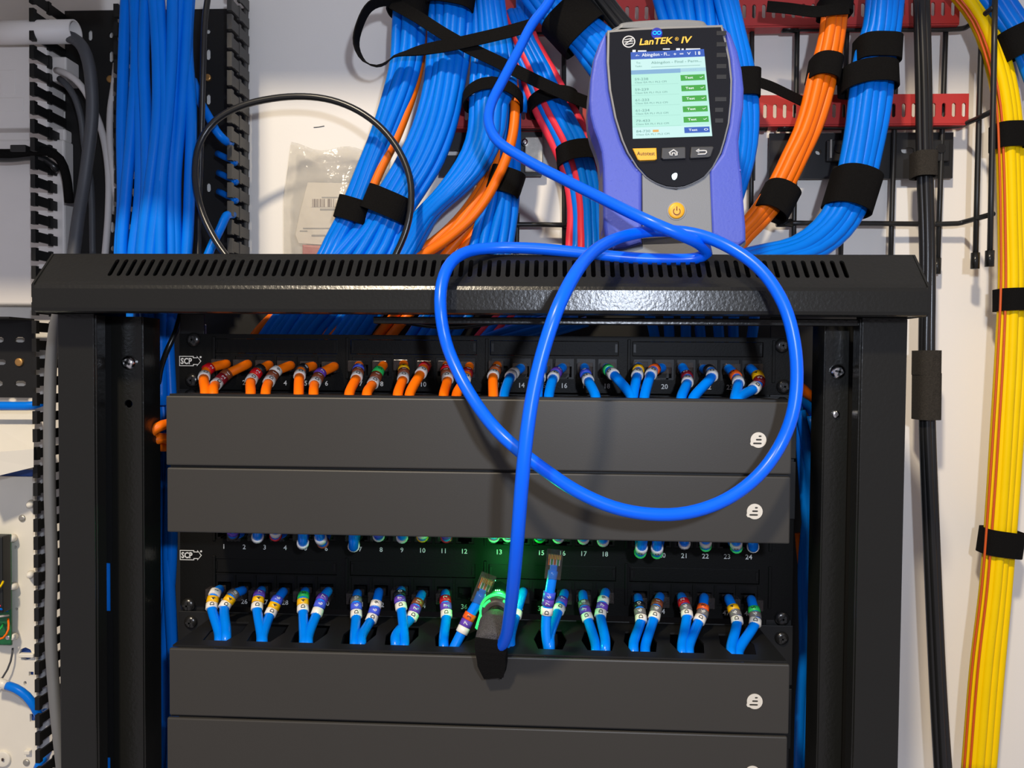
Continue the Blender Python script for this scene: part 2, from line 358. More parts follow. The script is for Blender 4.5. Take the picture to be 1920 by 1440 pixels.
for sgn, (a, b), (c, d) in ((-1, (109, 177), (210, 266)), (1, (1697, 1613), (1590, 1546))):
    xo, xi = rx(a, -.06), rx(b, -.06); ro, ri = rx(c, -.035), rx(d, -.035)
    lo, hi = min(xo, xi), max(xo, xi)
    box('front_post', lo, hi, -0.06, -0.058, ZL, ZB + .001, 'rack_black', rack, 0.0007)
    box('post_flange', xi - 0.001, xi + 0.001, -0.0585, -0.047, ZL, ZB, 'rack_black', rack, 0.0006)
    box('post_side', xo - 0.001 * (1 - sgn) / 1 * .5, xo + 0.001, -0.0585, 0.11, ZL, ZB, 'rack_dark', rack, 0.0006)
    lo, hi = min(ro, ri), max(ro, ri)
    hz = [at(241 if sgn < 0 else 1571, y, -.035) for y in (757, 1465)]
    holes = [slot(h.x, h.z, 0.0062, 0.0062, 6) for h in hz[:1]] if sgn < 0 else []
    link('inner_rail', prism_mesh(rect(lo, ZL, hi, ZB), 0.0018, holes, XZ(-0.035)), 'rack_black', rack)
    box('rail_flange', ri - 0.001, ri + 0.001, -0.034, -0.009, ZL, ZB, 'rack_black', rack, 0.0006)
    g0, g1 = sorted((xi, ro)); holes = []
    if sgn < 0:
        for (y0, y1) in ((1055, 1146), (1420, 1500), (785, 830)):
            q = at(202, (y0 + y1) / 2, -.033); holes.append(rect(q.x - .0022, at(200, y1, -.033).z, q.x + .0022, at(200, y0, -.033).z))
        holes = holes[:2]
    g0, g1 = (at(186, 800, -.033).x, ro + .0005) if sgn < 0 else (ro - .0005, ro + .010)
    link('channel_plate', prism_mesh(rect(g0, ZL, g1, ZB), 0.001, holes, XZ(-0.033)), 'rack_dark', rack)
    mo = sgn * 0.2415; mi = sgn * 0.222
    box('mounting_rail', min(mo, mi), max(mo, mi), 0.0015, 0.004, ZL, 0.060, 'rack_dark', rack, 0.0005)
    px, py = (241, 680) if sgn < 0 else (1571, 697)
    cross_screw('post_screw', px, py, -.0365, 0.0054, 'chrome', rack, 0.0032)
disc('hole_plug', 1568, 777, -.0365, 0.0027, 0.002, 'chrome', rack, 16, 0.0006)
box('back_plate', -0.335, 0.335, 0.125, 0.127, ZL, 0.085, 'rack_dark', rack, 0)  # black sheet added behind so the gaps read dark
# ================================================================== PATCH PANELS
PX0 = at(420, 1026, 0).x; PITCH_, STRIDE = 0.01655, 0.1101
def portx(n): n -= 1; return PX0 + (n // 6) * STRIDE + (n % 6) * PITCH_
def panel(name, label, z0, z1, rows):
    """rows: (jack z centre, number z, first number, strip z centre or None)"""
    t = thing(name, label, 'patch panel', (0, 0, z0))
    holes = []
    for (zc, zn, n0, zs) in rows:
        for i in range(24): holes.append(rect(portx(i + 1) - .0072, zc - .0078, portx(i + 1) + .0072, zc + .0082))
        if zs is not None:
            for g in range(4): x = portx(g * 6 + 1); holes.append(rect(x - .0085, zs - .0058, x + 5 * PITCH_ + .0085, zs + .0058))
    link('face_plate', prism_mesh(rect(-0.2413, z0, 0.2413, z1), 0.0015, holes, XZ(0.0)), 'panel_black', t)
    first = None
    for (zc, zn, n0, zs) in rows:
        for i in range(24):
            x = portx(i + 1)
            if first is None:
                bm = bmesh.new(); o_ = .0071; q_ = .0054
                L0 = [(-o_, -.0077), (o_, -.0077), (o_, .0081), (-o_, .0081)]
                L1 = [(-q_, -.0062), (-.003, -.0062), (-.003, -.0074), (.003, -.0074), (.003, -.0062), (q_, -.0062), (q_, .0022), (-q_, .0022)]
                me = prism_mesh(L0, 0.012, [L1], lambda u, v, w_: Vector((u, w_ + .0006, v)))
                bm.from_mesh(me); vs = [bm.verts.new((u, .0125, v)) for u, v in rect(-o_, -.0077, o_, .0081)]; bm.faces.new(vs); bm.to_mesh(me); bm.free()
                me.transform(Matrix.Translation((x, 0, zc))); first = link('jack', me, 'jack_black', t); off = origin(first) - Vector((x, 0, zc))
            else: dup('jack', first, t, Vector((x, 0, zc)) + off)
            text('number', str(n0 + i), Vector((x, -0.0003, zn)), ex, ez, 0.0037, 'print_white', t, bold=0.012)
        if zs is not None:
            for g in range(4):
                x = portx(g * 6 + 1); sp = box('label_strip', x - .0083, x + 5 * PITCH_ + .0083, 0.0008, 0.002, zs - .0056, zs + .0056, 'panel_black', t, 0.0004)
                for xx in (x - .0066, x + 5 * PITCH_ + .0066): box('strip_clip', xx - .0009, xx + .0009, 0.0002, 0.0012, zs - .003, zs + .0035, 'jack_black', sp, 0)
    for g in range(5):
        x = PX0 - .0175 + g * STRIDE + (.0 if g else .003)
        for zc, zn, n0, zs in rows: box('divider_rib', x + .0053, x + .0077, -0.0011, 0.0004, zc - .009, zc + .0235, 'panel_black', t, 0.0004)
    return t
def logo_scp(px, py, t):
    c = at(px, py, -0.0004); g = 0.0003
    lx0, lx1, lz = c.x - 0.0095, c.x + 0.0022, 0.0040
    out = [(lx0, c.z - lz), (lx1, c.z - lz), (lx1, c.z - .0029), (lx1 + .0026, c.z - .0029), (lx1 + .0026, c.z - .0041), (lx1 + .0062, c.z), (lx1 + .0026, c.z + .0041), (lx1 + .0026, c.z + .0029), (lx1, c.z + .0029), (lx1, c.z + lz), (lx0, c.z + lz)]
    k = .00055
    inn = [(lx0 + k, c.z - lz + k), (lx1 - k, c.z - lz + k), (lx1 - k, c.z - .0029 + k), (lx1 + .0026 + k, c.z - .0029 + k), (lx1 + .0026 + k, c.z - .0030), (lx1 + .0054, c.z), (lx1 + .0026 + k, c.z + .0030), (lx1 + .0026 + k, c.z + .0029 - k), (lx1 - k, c.z + .0029 - k), (lx1 - k, c.z + lz - k), (lx0 + k, c.z + lz - k)]
    o = link('logo', prism_mesh(out, 0.0002, [inn], XZ(-0.0004)), 'print_white', t)
    text('logo_letters', 'SCP', Vector(((lx0 + lx1) / 2, -0.0006, c.z)), ex, ez, 0.0046, 'print_white', o, width=0.0092, bold=0.03)
    cyl('logo_dot', Vector((lx1 + .0056, -0.0003, c.z + .0032)), .0008, .0003, 'print_white', o, 8)
top_panel = panel('patch_bay', 'black patch panel under the hood with orange and blue cords, logo at left', 0.0004, 0.0443, [(at(900, 691, 0).z, at(900, 721.5, 0).z, 1, at(900, 652, 0).z)])
logo_scp(358, 677, top_panel)
low_panel = panel('patch_bay', 'black double row patch panel between the cable managers, mostly blue cords', -0.1735, -0.0892, [(at(900, 1002, 0).z, at(900, 1034, 0).z, 1, None), (at(900, 1107, 0).z, at(900, 1138, 0).z, 25, at(900, 1071, 0).z)])
logo_scp(359, 1041, low_panel)
for px, py, t in ((362, 637, top_panel), (360, 713, top_panel), (1467, 648, top_panel), (1470, 725, top_panel), (352, 1135, low_panel), (1467, 1160, low_panel)):
    cross_screw('panel_screw', px, py, -0.0012, 0.0056, 'screw_black', t, 0.0022)
# ================================================================== CABLE MANAGERS
def emblem(px, py, Y, parent):
    c = at(px, py, Y); r = 0.0052; out = []
    for k in range(28):
        a = 2 * math.pi * k / 28; rr = r * (1.16 if abs(k - 16.3) < .8 else 1.0)
        out.append((c.x + rr * math.cos(a), c.z + rr * math.sin(a)))
    holes = [slot(c.x + .0010, c.z + .0025, .0021, .0011, 3), slot(c.x + .0002, c.z + .0002, .0040, .0012, 3), slot(c.x - .0007, c.z - .0023, .0058, .0012, 3)]
    link('emblem', prism_mesh(out, 0.0003, holes, XZ(Y - 0.0003)), 'emblem', parent)
YC = -0.08
def manager(label, c, zt, zb, holes_px, em, ears=()):
    """c: left, right pixel columns of the cover; zt, zb its top and bottom"""
    t = thing('cable_manager', label, 'cable manager', (0, 0, zb), 'cable managers with plain covers')
    x0, x1 = c
    cov = box('cover', x0, x1, YC, YC + 0.003, zb, zt, 'cover', t, 0.0010)
    emblem(em[0], em[1], YC, cov)
    holes = []
    for px in holes_px:
        q = at(px, 1190, -.05).x; holes.append([(q - .0085, -.066), (q + .0085, -.066), (q + .012, -.046), (q + .0085, -.024), (q - .0085, -.024), (q - .012, -.046)])
    zc = zt - 0.0018
    M = lambda u, v, w_: Vector((u, v, zc + 0.0016 * (v / -YC) * -1 + 0.0016 - w_))
    link('top_plate', prism_mesh(rect(x0 + .0012, YC + .003, x1 - .0012, -0.003), 0.0014, holes, M), 'duct_black', t)
    box('bottom_plate', x0 + .0012, x1 - .0012, YC + .003, -0.003, zb + .001, zb + .0022, 'duct_black', t, 0)
    box('back_plate', -0.2413, 0.2413, -0.003, -0.0018, zb + .0015, zt + 0.0005, 'duct_black', t, 0.0004)
    for px, py in ears: cross_screw('manager_screw', px, py, -0.0042, 0.0052, 'screw_black', t, 0.0022)
    return t
ax = lambda px, py: at(px, py, YC)
HP = [420, 500, 580, 672, 752, 845, 935, 1032, 1122, 1202, 1290, 1385]
manager('charcoal cable manager cover directly under the orange and blue cord row', (ax(311, 800).x, ax(1485, 820).x), ax(900, 748).z, ax(900, 881).z, [], (1422, 825), ((357, 742), (1467, 757)))
manager('charcoal cable manager cover second from top, above the numbers 1 to 24', (ax(313, 940).x, ax(1482, 950).x), ax(900, 885.5).z, ax(900, 1009).z, [], (1415, 959))
manager('charcoal cable manager cover below the marked blue cords, under the glowing probe', (ax(317, 1280).x, ax(1480, 1310).x), ax(900, 1231).z, ax(900, 1359).z, HP, (1415, 1315), ((357, 1167), (1466, 1197)))
manager('charcoal cable manager cover at the bottom edge of the photo', (ax(313, 1400).x, ax(1476, 1420).x), ax(900, 1364).z, ax(900, 1493).z, [], (1411, 1450))
# ================================================================== PATCH CORDS
RC = 0.0036
def cord(name, label, group, m, path, sleeves, plug=None, r=RC):
    """path: (px, py, Y); sleeves: (colour key, character, px, py) from the plug end down"""
    P = spline(pxs(path), 0.0015); c = P[len(P) // 2]
    t = thing(name, label, 'patch cord', Vector(P[-1]), group)
    link('cable', tube_mesh(P[::2] + ([P[-1]] if len(P) % 2 == 0 else []), r, 12), m, t)
    A = np.array(P)
    scr = []
    for p in A:
        d = Vector(p) - CAM; k = d.dot(fw); scr.append((960 + F * d.dot(rt) / k, 720 - F * d.dot(up) / k))
    scr = np.array(scr)
    ids = [int(np.argmin((scr[:, 0] - q[2]) ** 2 + (scr[:, 1] - q[3]) ** 2)) for q in sleeves]
    for si, (ck, ch, sx, sy) in enumerate(sleeves):
        i = int(np.argmin((scr[:, 0] - sx) ** 2 + (scr[:, 1] - sy) ** 2)); i = min(max(i, 4), len(P) - 5)
        q0, q1 = max(0, i - 3), min(len(P) - 1, i + 3)
        # trim to a fixed 5 mm length about the middle
        ax_ = Vector(A[q1] - A[q0]).normalized(); mid = Vector(A[i]); gaps = [np.linalg.norm(A[ids[j]] - A[ids[si]]) for j in (si - 1, si + 1) if 0 <= j < len(ids)]
        Lh = min(0.0027, max(0.0013, min(gaps) * 0.49)) if gaps else 0.0026
        sl = link('marker_sleeve', tube_mesh([mid - ax_ * Lh, mid - ax_ * Lh * .9, mid + ax_ * Lh * .9, mid + ax_ * Lh], [r * 1.12, r * 1.24, r * 1.24, r * 1.12], 14), 'sleeve_' + ck, t)
        sl['label'] = SLN[ck] + ' marker sleeve' + (' printed ' + ch if ch else '')
        if ch:
            view = (CAM - mid).normalized(); nrm = (view - ax_ * view.dot(ax_)).normalized(); X = -ax_; Yv = nrm.cross(X)
            if Yv.x > 0 and False: Yv = -Yv
            text('printed_character', ch, mid + nrm * (r * 1.24 + .0003), X, Yv, 0.0030, 'print_dark' if ck in 'WYGO' else 'print_white', sl, bold=0.012)
    if plug == 'jack':
        p = at(*path[0])
        box('plug', p.x - .0058, p.x + .0058, -0.009, 0.004, p.z - .0045, p.z + .0042, 'plug_clear', t, 0.0007)
    return t
def names(sl):
    u = []
    for s in sl:
        if SLN[s[0]] not in u: u.append(SLN[s[0]])
    return u[0] if len(u) == 1 else ', '.join(u[:-1]) + ' and ' + u[-1]
TOP = [(1, 'orange', (422, 683), (385, 742), [('R', '2', 391, 692), ('W', 'D', 383, 706)]),
 (2, 'orange', (462, 684), (400, 740), [('N', '1', 424, 703), ('D', '2', 415, 711), ('W', 'D', 406, 720)]),
 (3, 'orange', (503, 685), (470, 744), [('K', '', 487, 694), ('R', '2', 480, 701), ('W', 'D', 472, 712)]),
 (4, 'orange', (543, 686), (498, 745), [('W', '9', 517, 697), ('N', '1', 511, 705), ('W', 'D', 505, 715)]),
 (5, 'orange', (585, 687), (560, 746), [('K', '8', 567, 693), ('W', 'D', 562, 704)]),
 (6, 'orange', (625, 688), (588, 746), [('P', '7', 600, 701), ('N', '1', 596, 709), ('W', 'D', 591, 718)]),
 (7, 'orange', (673, 686), (655, 746), [('B', '6', 672, 693), ('N', '1', 671, 699), ('W', 'D', 669, 707)]),
 (8, 'orange', (718, 686), (688, 746), [('G', '5', 709, 698), ('N', '1', 705, 707), ('W', 'D', 700, 718)]),
 (9, 'orange', (757, 684), (746, 747), [('Y', '4', 757, 694), ('N', '1', 757, 700), ('W', 'D', 756, 709)]),
 (10, 'orange', (800, 686), (768, 748), [('R', '3', 796, 689), ('W', 'D', 790, 699)]),
 (11, 'orange', (838, 686), (832, 749), [('R', '2', 837, 694), ('N', '1', 837, 701), ('W', 'D', 839, 710)]),
 (12, 'orange', (880, 688), (856, 749), [('D', '1', 876, 700), ('W', 'D', 872, 712)]),
 (13, 'orange', (932, 686), (925, 750), [('N', '0', 929, 695), ('W', 'D', 925, 704)]),
 (14, 'cord_blue', (976, 691), (945, 750), [('W', '', 963, 700), ('W', '', 958, 705)]),
 (15, 'cord_blue', (1018, 690), (1008, 751), [('W', 'D', 1013, 707)]),
 (16, 'cord_blue', (1054, 690), (1029, 752), [('P', '7', 1043, 699), ('W', 'D', 1038, 707)]),
 (17, 'cord_blue', (1096, 690), (1117, 753), [('B', '6', 1098, 702), ('W', 'D', 1102, 712)]),
 (18, 'cord_blue', (1138, 690), (1184, 753), [('G', '5', 1141, 694), ('W', 'D', 1149, 701)]),
 (19, 'cord_blue', (1197, 688), (1187, 754), [('Y', '4', 1197, 694), ('W', 'D', 1195, 703)]),
 (20, 'cord_blue', (1240, 690), (1208, 754), [('O', '3', 1227, 693), ('W', 'D', 1221, 701)]),
 (21, 'cord_blue', (1280, 690), (1277, 756), [('D', '2', 1288, 706), ('W', 'D', 1289, 716)]),
 (22, 'cord_blue', (1320, 692), (1299, 757), [('K', '', 1331, 695), ('W', 'D', 1335, 704)]),
 (23, 'cord_blue', (1367, 692), (1378, 757), [('O', '2', 1379, 705), ('W', '', 1384, 716)]),
 (24, 'cord_blue', (1408, 692), (1384, 757), [('Y', '4', 1421, 706), ('D', '2', 1423, 716), ('W', 'D', 1415, 727)])]
BOT = [(25, (411, 1106), (411, 1205), [('W', '1', 403, 1113), ('Y', '4', 399, 1125), ('W', 'D', 397, 1137)]),
 (26, (453, 1108), (424, 1199), [('E', '8', 437, 1115), ('Y', '4', 430, 1125), ('W', 'D', 422, 1136)]),
 (27, (490, 1108), (490, 1208), [('P', '7', 486, 1116), ('Y', '4', 484, 1126), ('W', 'D', 482, 1138)]),
 (28, (530, 1111), (493, 1208), [('B', '6', 519, 1126), ('Y', '4', 514, 1137), ('W', 'D', 508, 1149)]),
 (29, (572, 1110), (570, 1210), [('G', '5', 569, 1119), ('Y', '4', 568, 1130), ('W', 'D', 568, 1142)]),
 (30, (614, 1110), (578, 1210), [('P', '7', 604, 1123), ('B', '6', 600, 1134), ('W', '', 595, 1148)]),
 (31, (670, 1114), (665, 1212), [('E', '0', 668, 1127), ('B', '6', 668, 1138), ('W', 'D', 668, 1152)]),
 (32, (710, 1112), (678, 1210), [('W', '9', 705, 1134), ('B', '6', 702, 1146), ('W', 'D', 697, 1160)]),
 (33, (752, 1108), (758, 1213), [('K', '0', 750, 1116), ('P', '7', 750, 1126), ('W', 'D', 752, 1138)]),
 (34, (790, 1116), (742, 1208), [('N', '1', 783, 1131), ('P', '7', 778, 1143), ('W', 'D', 773, 1156)]),
 (35, (835, 1114), (832, 1213), [('R', '2', 835, 1126), ('P', '7', 836, 1138), ('W', 'D', 837, 1152)]),
 (38, (980, 1112), (957, 1212), [('W', '', 968, 1152)]),
 (40, (1058, 1114), (1031, 1208), [('P', '7', 1053, 1129), ('W', 'D', 1048, 1143)]),
 (41, (1093, 1116), (1117, 1226), [('E', '8', 1095, 1134), ('P', '7', 1097, 1145), ('W', 'D', 1101, 1158)]),
 (42, (1135, 1112), (1135, 1216), [('W', '9', 1131, 1127), ('P', '7', 1129, 1138), ('W', 'D', 1126, 1151)]),
 (43, (1196, 1122), (1188, 1222), [('K', '0', 1199, 1137), ('E', '6', 1200, 1148), ('W', 'D', 1202, 1161)]),
 (44, (1237, 1120), (1210, 1228), [('N', '1', 1232, 1133), ('E', '6', 1230, 1144), ('W', 'D', 1227, 1156)]),
 (45, (1278, 1120), (1279, 1225), [('R', '2', 1282, 1131), ('E', '6', 1286, 1141), ('W', 'D', 1288, 1152)]),
 (46, (1320, 1122), (1292, 1228), [('O', '3', 1318, 1141), ('E', '6', 1317, 1151), ('W', 'D', 1312, 1162)]),
 (47, (1367, 1124), (1371, 1230), [('Y', '4', 1375, 1142), ('E', '6', 1379, 1152), ('W', 'D', 1382, 1164)]),
 (48, (1409, 1126), (1385, 1236), [('G', '5', 1414, 1145), ('E', '6', 1416, 1155), ('W', 'D', 1416, 1167)])]
NUM = 'first second third fourth fifth sixth seventh eighth ninth tenth eleventh twelfth thirteenth fourteenth fifteenth sixteenth seventeenth eighteenth nineteenth twentieth twenty-first twenty-second twenty-third last'.split()
for (n, m, s, e, sl) in TOP:
    k = len(sl); path = [(s[0], s[1], 0.004), (s[0], s[1], -0.010)]
    for i, q in enumerate(sl): path.append((q[2], q[3], -0.022 - 0.008 * i / max(1, k - 1)))
    path += [(e[0], e[1] - 8, -0.056), (e[0], e[1] + 8, -0.062), (e[0], e[1] + 50, -0.055)]
    cn = 'orange' if m == 'orange' else 'blue'
    cord('patch_cable', f'{cn} cord in {NUM[n - 1]} port under the hood, {names(sl)} sleeves', f'cords in the top patch panel', m, path, sl, 'jack')
for (n, s, e, sl) in BOT:
    k = len(sl); path = [(s[0], s[1], 0.004), (s[0], s[1], -0.010)]
    for i, q in enumerate(sl): path.append((q[2], q[3], -0.021 - 0.006 * i / max(1, k - 1)))
    path += [(e[0], e[1] - 16, -0.052), (e[0], e[1] + 2, -0.060), (e[0], e[1] + 60, -0.055)]
    cord('patch_cable', f'blue cord in {NUM[n - 25]} port of the bottom row, {names(sl)} sleeves', 'cords in the bottom port row', 'cord_blue', path, sl, 'jack')
MID = [(2, 450, 437, 1006, 'PK', ''), (3, 488, 483, 1013, 'W', ''), (4, 530, 517, 1008, 'WR', ''), (5, 572, 568, 1024, 'W', ''), (6, 613, 606, 1021, 'WN', ''), (7, 668, 663, 1029, 'W', ''), (8, 714, 710, 1009, 'BW', ''), (9, 756, 754, 1013, 'W', ''),
 (10, 797, 792, 1010, 'WY', ''), (11, 838, 837, 1011, 'PR', ''), (13, 930, 926, 1011, 'W', ''), (14, 972, 953, 1010, 'W', ''), (15, 1013, 1012, 1012, 'G', ''), (16, 1055, 1047, 1013, 'W', ''), (17, 1096, 1094, 1015, 'W', ''), (18, 1137, 1131, 1019, 'W', ''),
 (19, 1200, 1200, 1039, 'WG', 'D'), (20, 1240, 1232, 1040, 'WG', 'D'), (21, 1280, 1283, 1024, 'W', 'D'), (22, 1322, 1323, 1027, 'WG', ''), (23, 1365, 1380, 1030, 'WG', 'D'), (24, 1408, 1412, 1030, 'W', 'D')]
for (n, jx, x, y, cs, ch) in MID:
    dx = 6 if n in (19,) else (-10 if n == 6 else 0)
    path = [(jx, 998, 0.004), (jx, 1000, -0.010), (x, y - 4, -0.030), (x + dx * .4, y - 10, -0.040), (x + dx, y - 36, -0.052), (x + dx, y - 110, -0.055)]
    if len(cs) == 2: sl = [(cs[1], '', x, y - 3), (cs[0], ch, x + dx * .4, y - 11)]
    else: sl = [(cs[0], ch, x + dx * .2, y - 6)]
    cord('patch_cable', f'blue cord tip under the second cover, in {NUM[n - 1]} port above the numbers', 'cords in the middle port row', 'cord_blue', path, sl, 'jack')
def loose(label, path, sl, tip, butt, Y):
    """unplugged cord: clear plug lies from butt to tip"""
    t = cord('patch_cable', label, None, 'cord_blue', path, sl)
    a, b = at(*butt, Y), at(*tip, Y - 0.004); d = (b - a); L = d.length; d.normalize()
    s = Vector((d.z, 0, -d.x)).normalized(); n = d.cross(s)
    Mx = Matrix(((s.x, n.x, d.x, a.x), (s.y, n.y, d.y, a.y), (s.z, n.z, d.z, a.z), (0, 0, 0, 1)))
    me = box_mesh(-.0058, .0058, -.004, .004, 0, L, 0.0006); me.transform(Mx); pl = link('plug', me, 'plug_clear', t)
    me = box_mesh(-.0026, .0026, -.0016, .0016, L * .05, L * .5, 0.0008); me.transform(Mx); link('cable_end', me, 'cord_blue', pl)
    for k in range(8):
        me = box_mesh(-.0043 + k * .00115, -.0043 + k * .00115 + .0006, -.0042, -.0030, L * .80, L * .97); me.transform(Mx); link('contact', me, 'gold', pl)
        me = box_mesh(-.0041 + k * .00108, -.0041 + k * .00108 + .0007, -.001, .001, L * .48, L * .82); me.transform(Mx); link('conductor', me, ('orange', 'sleeve_W', 'sleeve_G', 'sleeve_W')[k % 4], pl)
    me = box_mesh(-.0024, .0024, .004, .0052, L * .1, L * .75, 0.0003); me.transform(Mx @ Matrix.Rotation(-0.12, 4, 'X')); link('latch', me, 'plug_clear', pl)
loose('unplugged blue cord leaning beside the glowing probe, orange and purple sleeves', [(903, 1112, -.050), (895, 1130, -.050), (880, 1156, -.052), (868, 1181, -.055), (855, 1207, -.058), (848, 1222, -.060), (846, 1270, -.055)], [('O', '3', 881, 1155), ('P', '7', 875, 1167), ('W', '', 868, 1180)], (916, 1080), (897, 1128), -.050)
loose('unplugged blue cord with clear plug pointing straight up, blue and purple sleeves', [(1037, 1070, -.055), (1034, 1090, -.055), (1029, 1120, -.055), (1025, 1150, -.055), (1024, 1190, -.058), (1029, 1222, -.060), (1029, 1270, -.055)], [('B', '6', 1030, 1116), ('P', '7', 1027, 1130), ('W', 'D', 1025, 1144)], (1041, 1034), (1036, 1082), -.055)
# ================================================================== GLOWING PROBE
def probe():
    a, b = at(936, 1104, 0.0), at(931, 1152, -0.060); d = (b - a).normalized(); L = (b - a).length
    t = thing('test_probe', 'dark test probe plugged in the lower ports, ringed with glowing green light', 'probe', b)
    P = [a + d * (L * k) for k in (0, .35, .36, .72, .78, .93, .985, 1.0)]
    link('probe_body', tube_mesh(P, [.0060, .0060, .0085, .0096, .0108, .0110, .0102, .0085], 32), 'probe_dark', t)
    link('boot', tube_mesh([b - d * .001, b + d * .003, b + d * .006], [.0068, .0064, .0058], 24), 'rack_black', t)
    s = Vector((1, 0, 0)); s = (s - d * s.dot(d)).normalized(); n = s.cross(d)
    if n.z < 0: n = -n
    def arc(r, a0, a1, off, rad, nm='light_ring'):
        c = a + d * (L * off)
        link(nm, tube_mesh([c + (s * math.cos(math.radians(q)) + n * math.sin(math.radians(q))) * r for q in np.linspace(a0, a1, 26)], rad, 8), 'glow_green', t)
    arc(.0114, -15, 200, .86, .0014)
    arc(.0106, 28, 64, .985, .0009); arc(.0106, 116, 152, .985, .0009)
    for q in (-1, 0, 1): cyl('pin_light', a + d * (L * .70) + n * .0116 + s * (q * .0014), .0004, .0006, 'glow_white', t, 8)
    l = bpy.data.lights.new('probe_light', 'POINT'); l.energy = 0.13; l.color = (0.03, 1.0, 0.14); l.shadow_soft_size = 0.003
    lo = bpy.data.objects.new('probe_light', l); COL.objects.link(lo); lo.parent = t; lo.location = a + d * (L * .62) + Vector((0.003, -0.003, 0.0155)) - origin(t)
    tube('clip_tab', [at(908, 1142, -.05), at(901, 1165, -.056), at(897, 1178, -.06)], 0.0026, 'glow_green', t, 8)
    return b, d
pb, pd = probe()
def wrap():
    t = thing('hook_wrap', 'fuzzy black wrap around the test probe, its tail hanging over the cover', 'cable tie', at(925, 1270, -.1))
    P = [at(929, 1166, -.066), at(927, 1178, -.074), at(922, 1200, -.084), at(921, 1210, -.088)]
    link('wrap_band', tube_mesh(spline(P, .003), [.0100] + [.0112] * (len(spline(P, .003)) - 2) + [.0102], 28), 'velcro_hook', t)
    ribbon('wrap_tail', [(922, 1200, -.100), (920, 1222, -.098), (922, 1246, -.094), (926, 1270, -.0895)], [.0108, .0102, .0094, .0080, .0066], 'velcro', t, .002)
    ribbon('wrap_tail', [(936, 1208, -.0965), (938, 1228, -.093), (936, 1250, -.090), (928, 1266, -.0865)], 0.0050, 'velcro', t, .0018)
def ribbon(name, path, halfw, m, parent=None, thick=0.0011, edge=None, step=.004):
    """strip: path of (px, py, Y); lies facing the viewer unless edge gives per-point turn (0 flat .. 1 on edge)"""
    P = pxs(path); Q = spline(P, step); E = np.interp(np.linspace(0, len(P) - 1, len(Q)), range(len(P)), edge if edge else [0] * len(P))
    A = np.array(Q); T = np.gradient(A, axis=0); v = []; f = []
    for i, p in enumerate(A):
        t_ = Vector(T[i]).normalized(); view = Vector((0, -1, 0)); flat = t_.cross(view).normalized(); a = E[i] * math.pi / 2
        depth = flat.cross(t_).normalized(); wv = flat * math.cos(a) + depth * math.sin(a); nv = wv.cross(t_).normalized()
        hw = halfw[i * len(halfw) // len(A)] if hasattr(halfw, '__len__') else halfw
        for (q, h) in ((-1, -1), (1, -1), (1, 1), (-1, 1)): v.append(Vector(p) + wv * (q * hw) + nv * (h * thick / 2))
    n = len(A)
    for i in range(n - 1):
        for k in range(4): k2 = (k + 1) % 4; f.append((i * 4 + k, i * 4 + k2, i * 4 + 4 + k2, i * 4 + 4 + k))
    f += [(3, 2, 1, 0), tuple((n - 1) * 4 + k for k in range(4))]
    me = mesh_from('ribbon', v, f); bm = bmesh.new(); bm.from_mesh(me); bmesh.ops.recalc_face_normals(bm, faces=bm.faces); bm.to_mesh(me); bm.free()
    return link(name, me, m, parent)
wrap()
# ================================================================== CABLES ABOVE THE RACK
ORD = ['leftmost', 'second from left', 'third from left', 'fourth from left', 'fifth from left', 'sixth from left', 'seventh from left', 'eighth from left', 'ninth from left', 'tenth from left', 'eleventh from left']
COLN = {'blue': 'blue', 'orange': 'orange', 'red_cable': 'red', 'yellow': 'yellow', 'black_cable': 'black', 'stripe_orange': 'thin orange'}
def bundle(desc, group, L, R, Y, mats, r=0.0043, bulge=0.010, name='data_cable', jit=0.0012, wob=0.12, longer=()):
    """cables side by side between the two edge lines; Y: depth or one depth per point"""
    n = len(mats); Ys = Y if hasattr(Y, '__len__') else [Y] * len(L); out = []
    for i, m in enumerate(mats):
        f = (i + .5) / n; pts = []; ph = random.uniform(0, 6); dy = random.uniform(-jit, jit)
        for k in range(len(L)):
            ff = f + wob / n * math.sin(ph + k * 1.3)
            x = L[k][0] + (R[k][0] - L[k][0]) * ff; y = L[k][1] + (R[k][1] - L[k][1]) * ff
            pts.append(at(x, y, Ys[k] - bulge * math.sin(math.pi * f) + dy))
        for (idx, extra) in longer:
            if i == idx: pts = pts[:-1] + pxs(extra)
        o = tube(name, pts, r if not hasattr(r, '__len__') else r[i], m, None, 10, 0.010)
        same = [j for j in range(n) if COLN[mats[j]] == COLN[m]]
        pos = 'only' if len(same) == 1 else ('rightmost' if i == same[-1] else ORD[same.index(i)])
        tag(o, f'{pos} {COLN[m]} cable {desc}', 'cable', group); out.append(o)
    return out
BL = ['blue']
bundle('in the wide vertical run at far left', 'vertical cable run at left',
 [(226, -20), (229, 120), (228, 250), (222, 380), (210, 490), (225, 600), (240, 760)], [(368, -20), (364, 80), (364, 200), (356, 330), (352, 490), (336, 600), (332, 760)], [.075, .070, .066, .064, .060, .055, .045], BL * 10, 0.0048, 0.016, jit=.003, wob=.5,
 longer=((9, [(318, 600, .045), (322, 800, .035), (316, 1040, .03), (326, 1300, .03), (318, 1480, .03)]), (8, [(304, 600, .05), (308, 800, .04), (322, 1000, .03), (308, 1250, .035), (310, 1480, .035)]), (7, [(290, 600, .055), (312, 860, .04), (306, 1100, .035), (318, 1300, .04), (305, 1480, .04)])))
